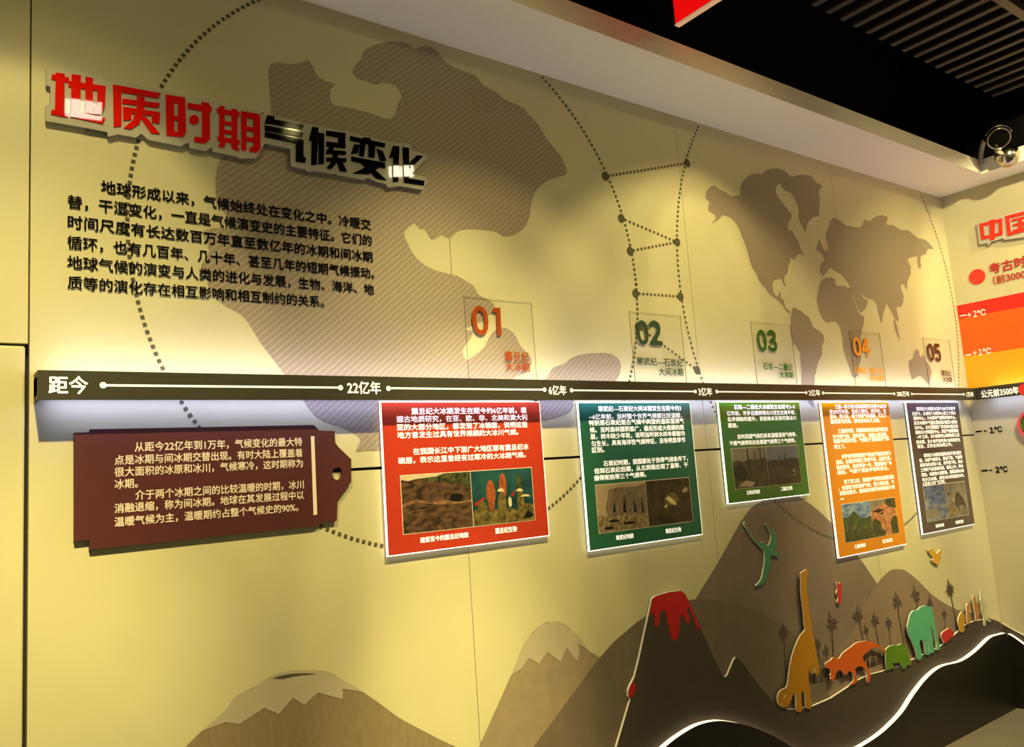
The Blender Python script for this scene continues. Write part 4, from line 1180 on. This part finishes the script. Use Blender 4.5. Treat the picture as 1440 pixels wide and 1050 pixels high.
# ================================================================== SIDE WALL GRAPHICS
zk = (1320, 280, 4.375)
t = thing('temperature_chart', 'red, orange and yellow temperature bands printed on the side wall above the bar', 'chart', (XC - 0.001, -0.6, zb1))
M['bred'] = mat('red band', (226, 34, 24), 0.5)
M['borange'] = mat('orange band', (244, 94, 0), 0.5)
M['byellow'] = mat('yellow band', (255, 168, 0), 0.5)
zr0 = Wr(1344.5, 430)[1]
zr1 = (Wr(1349, 448)[1] + Wr(1440, 431.3)[1]) / 2
zr2 = (Wr(1354.5, 501.5)[1] + Wr(1440, 489)[1]) / 2
for nm, za, zc_, mm in (('red_band', zr1, zr0, 'bred'), ('orange_band', zr2, zr1, 'borange'), ('yellow_band', zb1 + 0.0005, zr2, 'byellow')):
    plate(nm, [[(0.004, za), (2.6, za), (2.6, zc_), (0.004, zc_)]], 0.001, 0, M[mm], t, 'R', px=False)
for tx_, L, R, q in (('+２', (1359.6, 443.3), (1386, 438.2), [(1349.8, 443.6), (1358.4, 442), (1358.4, 443.6), (1349.8, 445.2)]),
                     ('+１', (1367.4, 496.6), (1393.6, 492.6), [(1357, 498.6), (1365.8, 497.6), (1365.8, 499.2), (1357, 500.2)])):
    a = Acc()
    w_ = R[0] - L[0]
    yl = lambda x_: L[1] + (R[1] - L[1]) * (x_ - L[0]) / w_
    for g_, f0, f1, hh_ in (('＋', 0, .26, 6.5), (tx_[1], .33, .53, 9), ('℃', .56, 1, 9)):
        xa_, xb_ = L[0] + w_ * f0, L[0] + w_ * f1
        text_acc(a, g_, (xa_, yl(xa_)), (xb_, yl(xb_)), hh_, 0.002, 0.03, 'R', box=True)
    plate_acc(a, [q], 0.002, 0, 'R')
    a.build('scale_text', M['white'], t)
for s, L, R, dashes, lab in (('１℃', (1391.4, 605.2), (1409.2, 602.8), [[(1372, 605.8), (1380.6, 605), (1380.6, 607.2), (1372, 608)], [(1383.4, 605), (1387.2, 604.6), (1387.2, 606.6), (1383.4, 607)]], 'black minus one degree mark on the side wall just below the bar'),
                             ('２℃', (1399.5, 660.6), (1416.8, 658.8), [[(1380, 660.6), (1389, 660), (1389, 662.3), (1380, 662.9)], [(1391.6, 660.2), (1395.2, 660), (1395.2, 662), (1391.6, 662.2)]], 'black minus two degree mark on the side wall, lower one')):
    a = Acc()
    xm_ = L[0] + (R[0] - L[0]) * 0.35
    ym_ = L[1] + (R[1] - L[1]) * 0.35
    text_acc(a, s[0], L, (xm_, ym_), 8.8, 0.003, 0.05, 'R', box=True)
    text_acc(a, s[1], (xm_ + 0.8, ym_), R, 8.8, 0.003, 0.04, 'R', box=True)
    for q in dashes:
        plate_acc(a, [q], 0.003, 0, 'R')
    tag(a.build('temperature_mark', M['ink']), lab, 'text')
# second title sign
t = thing('title_sign', 'raised red title sign high on the side wall, cut off by the picture edge', 'sign', (XC - 0.01, -0.4, 2.5))
plate('backing_board', [Q([(235, 150), (250, 135), (330, 118), (395, 100), (405, 92), (640, 30), (650, 215), (405, 250), (392, 240), (325, 262), (308, 285), (300, 270), (250, 278)], zk)], 0.002, 0.02, [M['acry'], M['acryr']], t, 'R')
a = Acc()
zh = (1200, 260, 6)
for i, st in enumerate([[(1062, 328), (1092, 320), (1110, 455), (1080, 465)], [(1225, 287), (1255, 280), (1258, 420), (1228, 428)], [(1062, 328), (1255, 280), (1256, 308), (1066, 356)], [(1078, 438), (1258, 394), (1258, 420), (1080, 465)],
                        [(1146, 297), (1194, 288), (1192, 458), (1152, 468)]]):
    plate_acc(a, [Q(st, zh)], 0.022, 0.004 + 0.00012 * i, 'R')
a.build('character', M['redl2'], t)
a = Acc()
for i, st in enumerate([[(1280, 262), (1312, 254), (1330, 420), (1300, 430)], [(1480, 212), (1512, 204), (1520, 372), (1490, 380)], [(1280, 262), (1512, 204), (1513, 232), (1283, 290)], [(1298, 404), (1520, 348), (1520, 372), (1300, 430)],
                        [(1335, 290), (1470, 256), (1470, 276), (1335, 310)], [(1345, 332), (1465, 302), (1465, 322), (1345, 352)], [(1345, 378), (1475, 346), (1475, 366), (1345, 398)], [(1390, 290), (1420, 284), (1424, 370), (1394, 378)], [(1430, 330), (1450, 326), (1458, 345), (1440, 350)]]):
    plate_acc(a, [Q(st, zh)], 0.022, 0.004 + 0.00012 * i, 'R')
a.build('character', M['redl2'], t)
M['brick'] = mat('dark red lettering', (176, 48, 36), 0.5)
a = Acc()
text_acc(a, '考古时', (1390.5, 378.3), (1443.5, 366.8), 15, 0.004, 0.03, 'R')
text_acc(a, '（前3000', (1396, 392.6), (1442, 386.3), 12.5, 0.004, 0.02, 'R')
tag(a.build('wall_text', M['brick']), 'dark red writing beside a red dot on the side wall', 'text')
a = Acc()
c = Wr(1374, 389, 0.004)
vs, fs, sd = curve_mesh([[(c[0] + 0.046 * math.cos(i * math.pi / 18), c[1] + 0.046 * math.sin(i * math.pi / 18)) for i in range(36)]], 0.004)
a.add([PLANE['R'][1](x, y, 0.003 + z) for x, y, z in vs], fs)
tag(a.build('red_dot', M['reddot']), 'round red dot on the side wall left of the dark red writing', 'dot')
# round picture with pink rim at the picture edge
c = Wr(1455, 597, 0.03)
t = thing('round_picture', 'round pink-rimmed picture of greenery at the right edge of the photo', 'picture', (XC - 0.02, -c[0], c[1] - 0.13))
R0 = abs(Wr(1430, 597, 0.03)[0] - c[0])
circ = lambda r: [(c[0] + r * math.cos(i * math.pi / 24), c[1] + r * math.sin(i * math.pi / 24)) for i in range(48)]
M['rim'] = mat('pink rim', (226, 84, 88), 0.4)
plate('rim', [circ(R0), circ(R0 * 0.84)], 0.002, 0.03, M['rim'], t, 'R', px=False)
plate('picture_disc', [circ(R0 * 0.845)], 0.002, 0.02, mat('foliage print', (24, 60, 10), 0.5, rgb2=(96, 150, 36), scale=45), t, 'R', px=False)

# ================================================================== SECURITY CAMERA ON THE SIDE SOFFIT
def at(px, py, x):
    d_ = ray(px, py)
    s = x / d_[0]
    return Vector((x, s * d_[1] - D, EYE + s * d_[2]))


t = thing('security_camera', 'black bullet security camera on a steel ball mount in the upper right corner', 'camera', tuple(at(1416, 219, XS - 0.03)))
pb = at(1416.5, 219, XS - 0.03)
acc = Acc()
ball(acc, pb, 0.064)
acc.build('ball_mount', M['chrome'], t, True)
pc = at(1404.5, 194.5, XS - 0.20)
view = (Vector((0.0, -D, EYE)) - pc).normalized()
aim = (view + Vector((0.803, -0.592, -0.07)) * 0.34 - Vector((-0.02, -0.14, 0.99)) * 0.3).normalized()
acc = Acc()
tube(acc, [at(1402, 212, XS - 0.15), at(1409, 216, XS - 0.08), pb], 0.011)
tube(acc, [pc + Vector((0.0, 0.0, -0.06)), at(1402, 212, XS - 0.15)], 0.006)
acc.build('bracket_arm', M['camwhite'], t, True)
body0, body1 = pc - aim * 0.17, pc
acc = Acc()
tube(acc, [body0, body0 + aim * 0.02, body1 - aim * 0.01, body1], [0.045, 0.056, 0.056, 0.054], n=28)
cb = acc.build('camera_body', M['camblack'], t, True)
# front ring and lens
acc = Acc()
s_ = aim.cross(Vector((0, 0, 1))).normalized()
u_ = s_.cross(aim)
tube(acc, [pc + aim * 0.004 + (s_ * math.cos(k * math.pi / 18) + u_ * math.sin(k * math.pi / 18)) * 0.056 for k in range(37)], 0.0035, n=6, caps=False)
tube(acc, [pc + aim * 0.012 - aim * 0.02 + (s_ * math.cos(k * math.pi / 18) + u_ * math.sin(k * math.pi / 18)) * 0.068 for k in range(2, 17)], 0.0028, n=6)
acc.build('front_ring', M['chrome'], cb, True)
acc = Acc()
tube(acc, [pc, pc + aim * 0.003], [0.05, 0.05], n=28)
tube(acc, [pc + aim * 0.003, pc + aim * 0.012], [0.026, 0.022], n=24)
acc.build('lens', M['lens'], cb)
acc = Acc()
pts = [at(1384.5, 196, XS - 0.06), at(1381.5, 205, XS - 0.03), at(1379.5, 216, XS - 0.015), at(1378.5, 226, XS - 0.012), at(1379, 231.5, XS - 0.01)]
pts = [(p.x, p.y, p.z) for p in pts]
tube(acc, pts, 0.014, n=12)
acc.build('cable_loop', M['camwhite'], t, True)
o = Acc()
tube(o, [at(1371, 222, XS - 0.01), at(1371, 232, XS - 0.012), at(1374, 239, XS - 0.012)], 0.004, n=8)
o.build('thin_wire', M['camwhite'], t, True)

# ================================================================== HANGING RED SIGN, TRACK
zs_ = 3.15
xa, ya = Wz(950, 36, zs_)
t = thing('hanging_sign', 'bright red hanging sign panel at the top edge of the photo', 'sign', (xa, ya - 0.25, zs_))
M['redsign'] = mat('red lit sign face', (236, 20, 14), 0.4, emit=0.85, emit_rgb=(240, 10, 8))
Acc().box(xa, xa + 0.02, ya - 0.5, ya, zs_ + 0.006, zs_ + 0.40).build('sign_panel', M['redsign'], t)
Acc().box(xa - 0.002, xa + 0.022, ya - 0.5, ya + 0.002, zs_, zs_ + 0.0055).build('bottom_edge', mat('pale sign edge', (240, 190, 150), 0.4, emit=0.35), t)
x0, y0 = Wz(1397, 0, 3.33)
t = thing('lighting_track', 'dark lighting track under the ceiling slats at the upper right', 'lighting track', (x0, y0, 3.33))
M['track'] = mat('brown-black track', (34, 28, 21), 0.4)
acc = Acc().box(x0 - 1.2, x0 + 0.75, y0 - 0.018, y0 + 0.018, 3.35, 3.39)
acc.build('rail', M['track'], t)
acc = Acc().box(x0 - 1.2, x0 + 0.75, y0 - 0.11, y0 - 0.075, 3.35, 3.39)
acc.build('rail', M['track'], t)
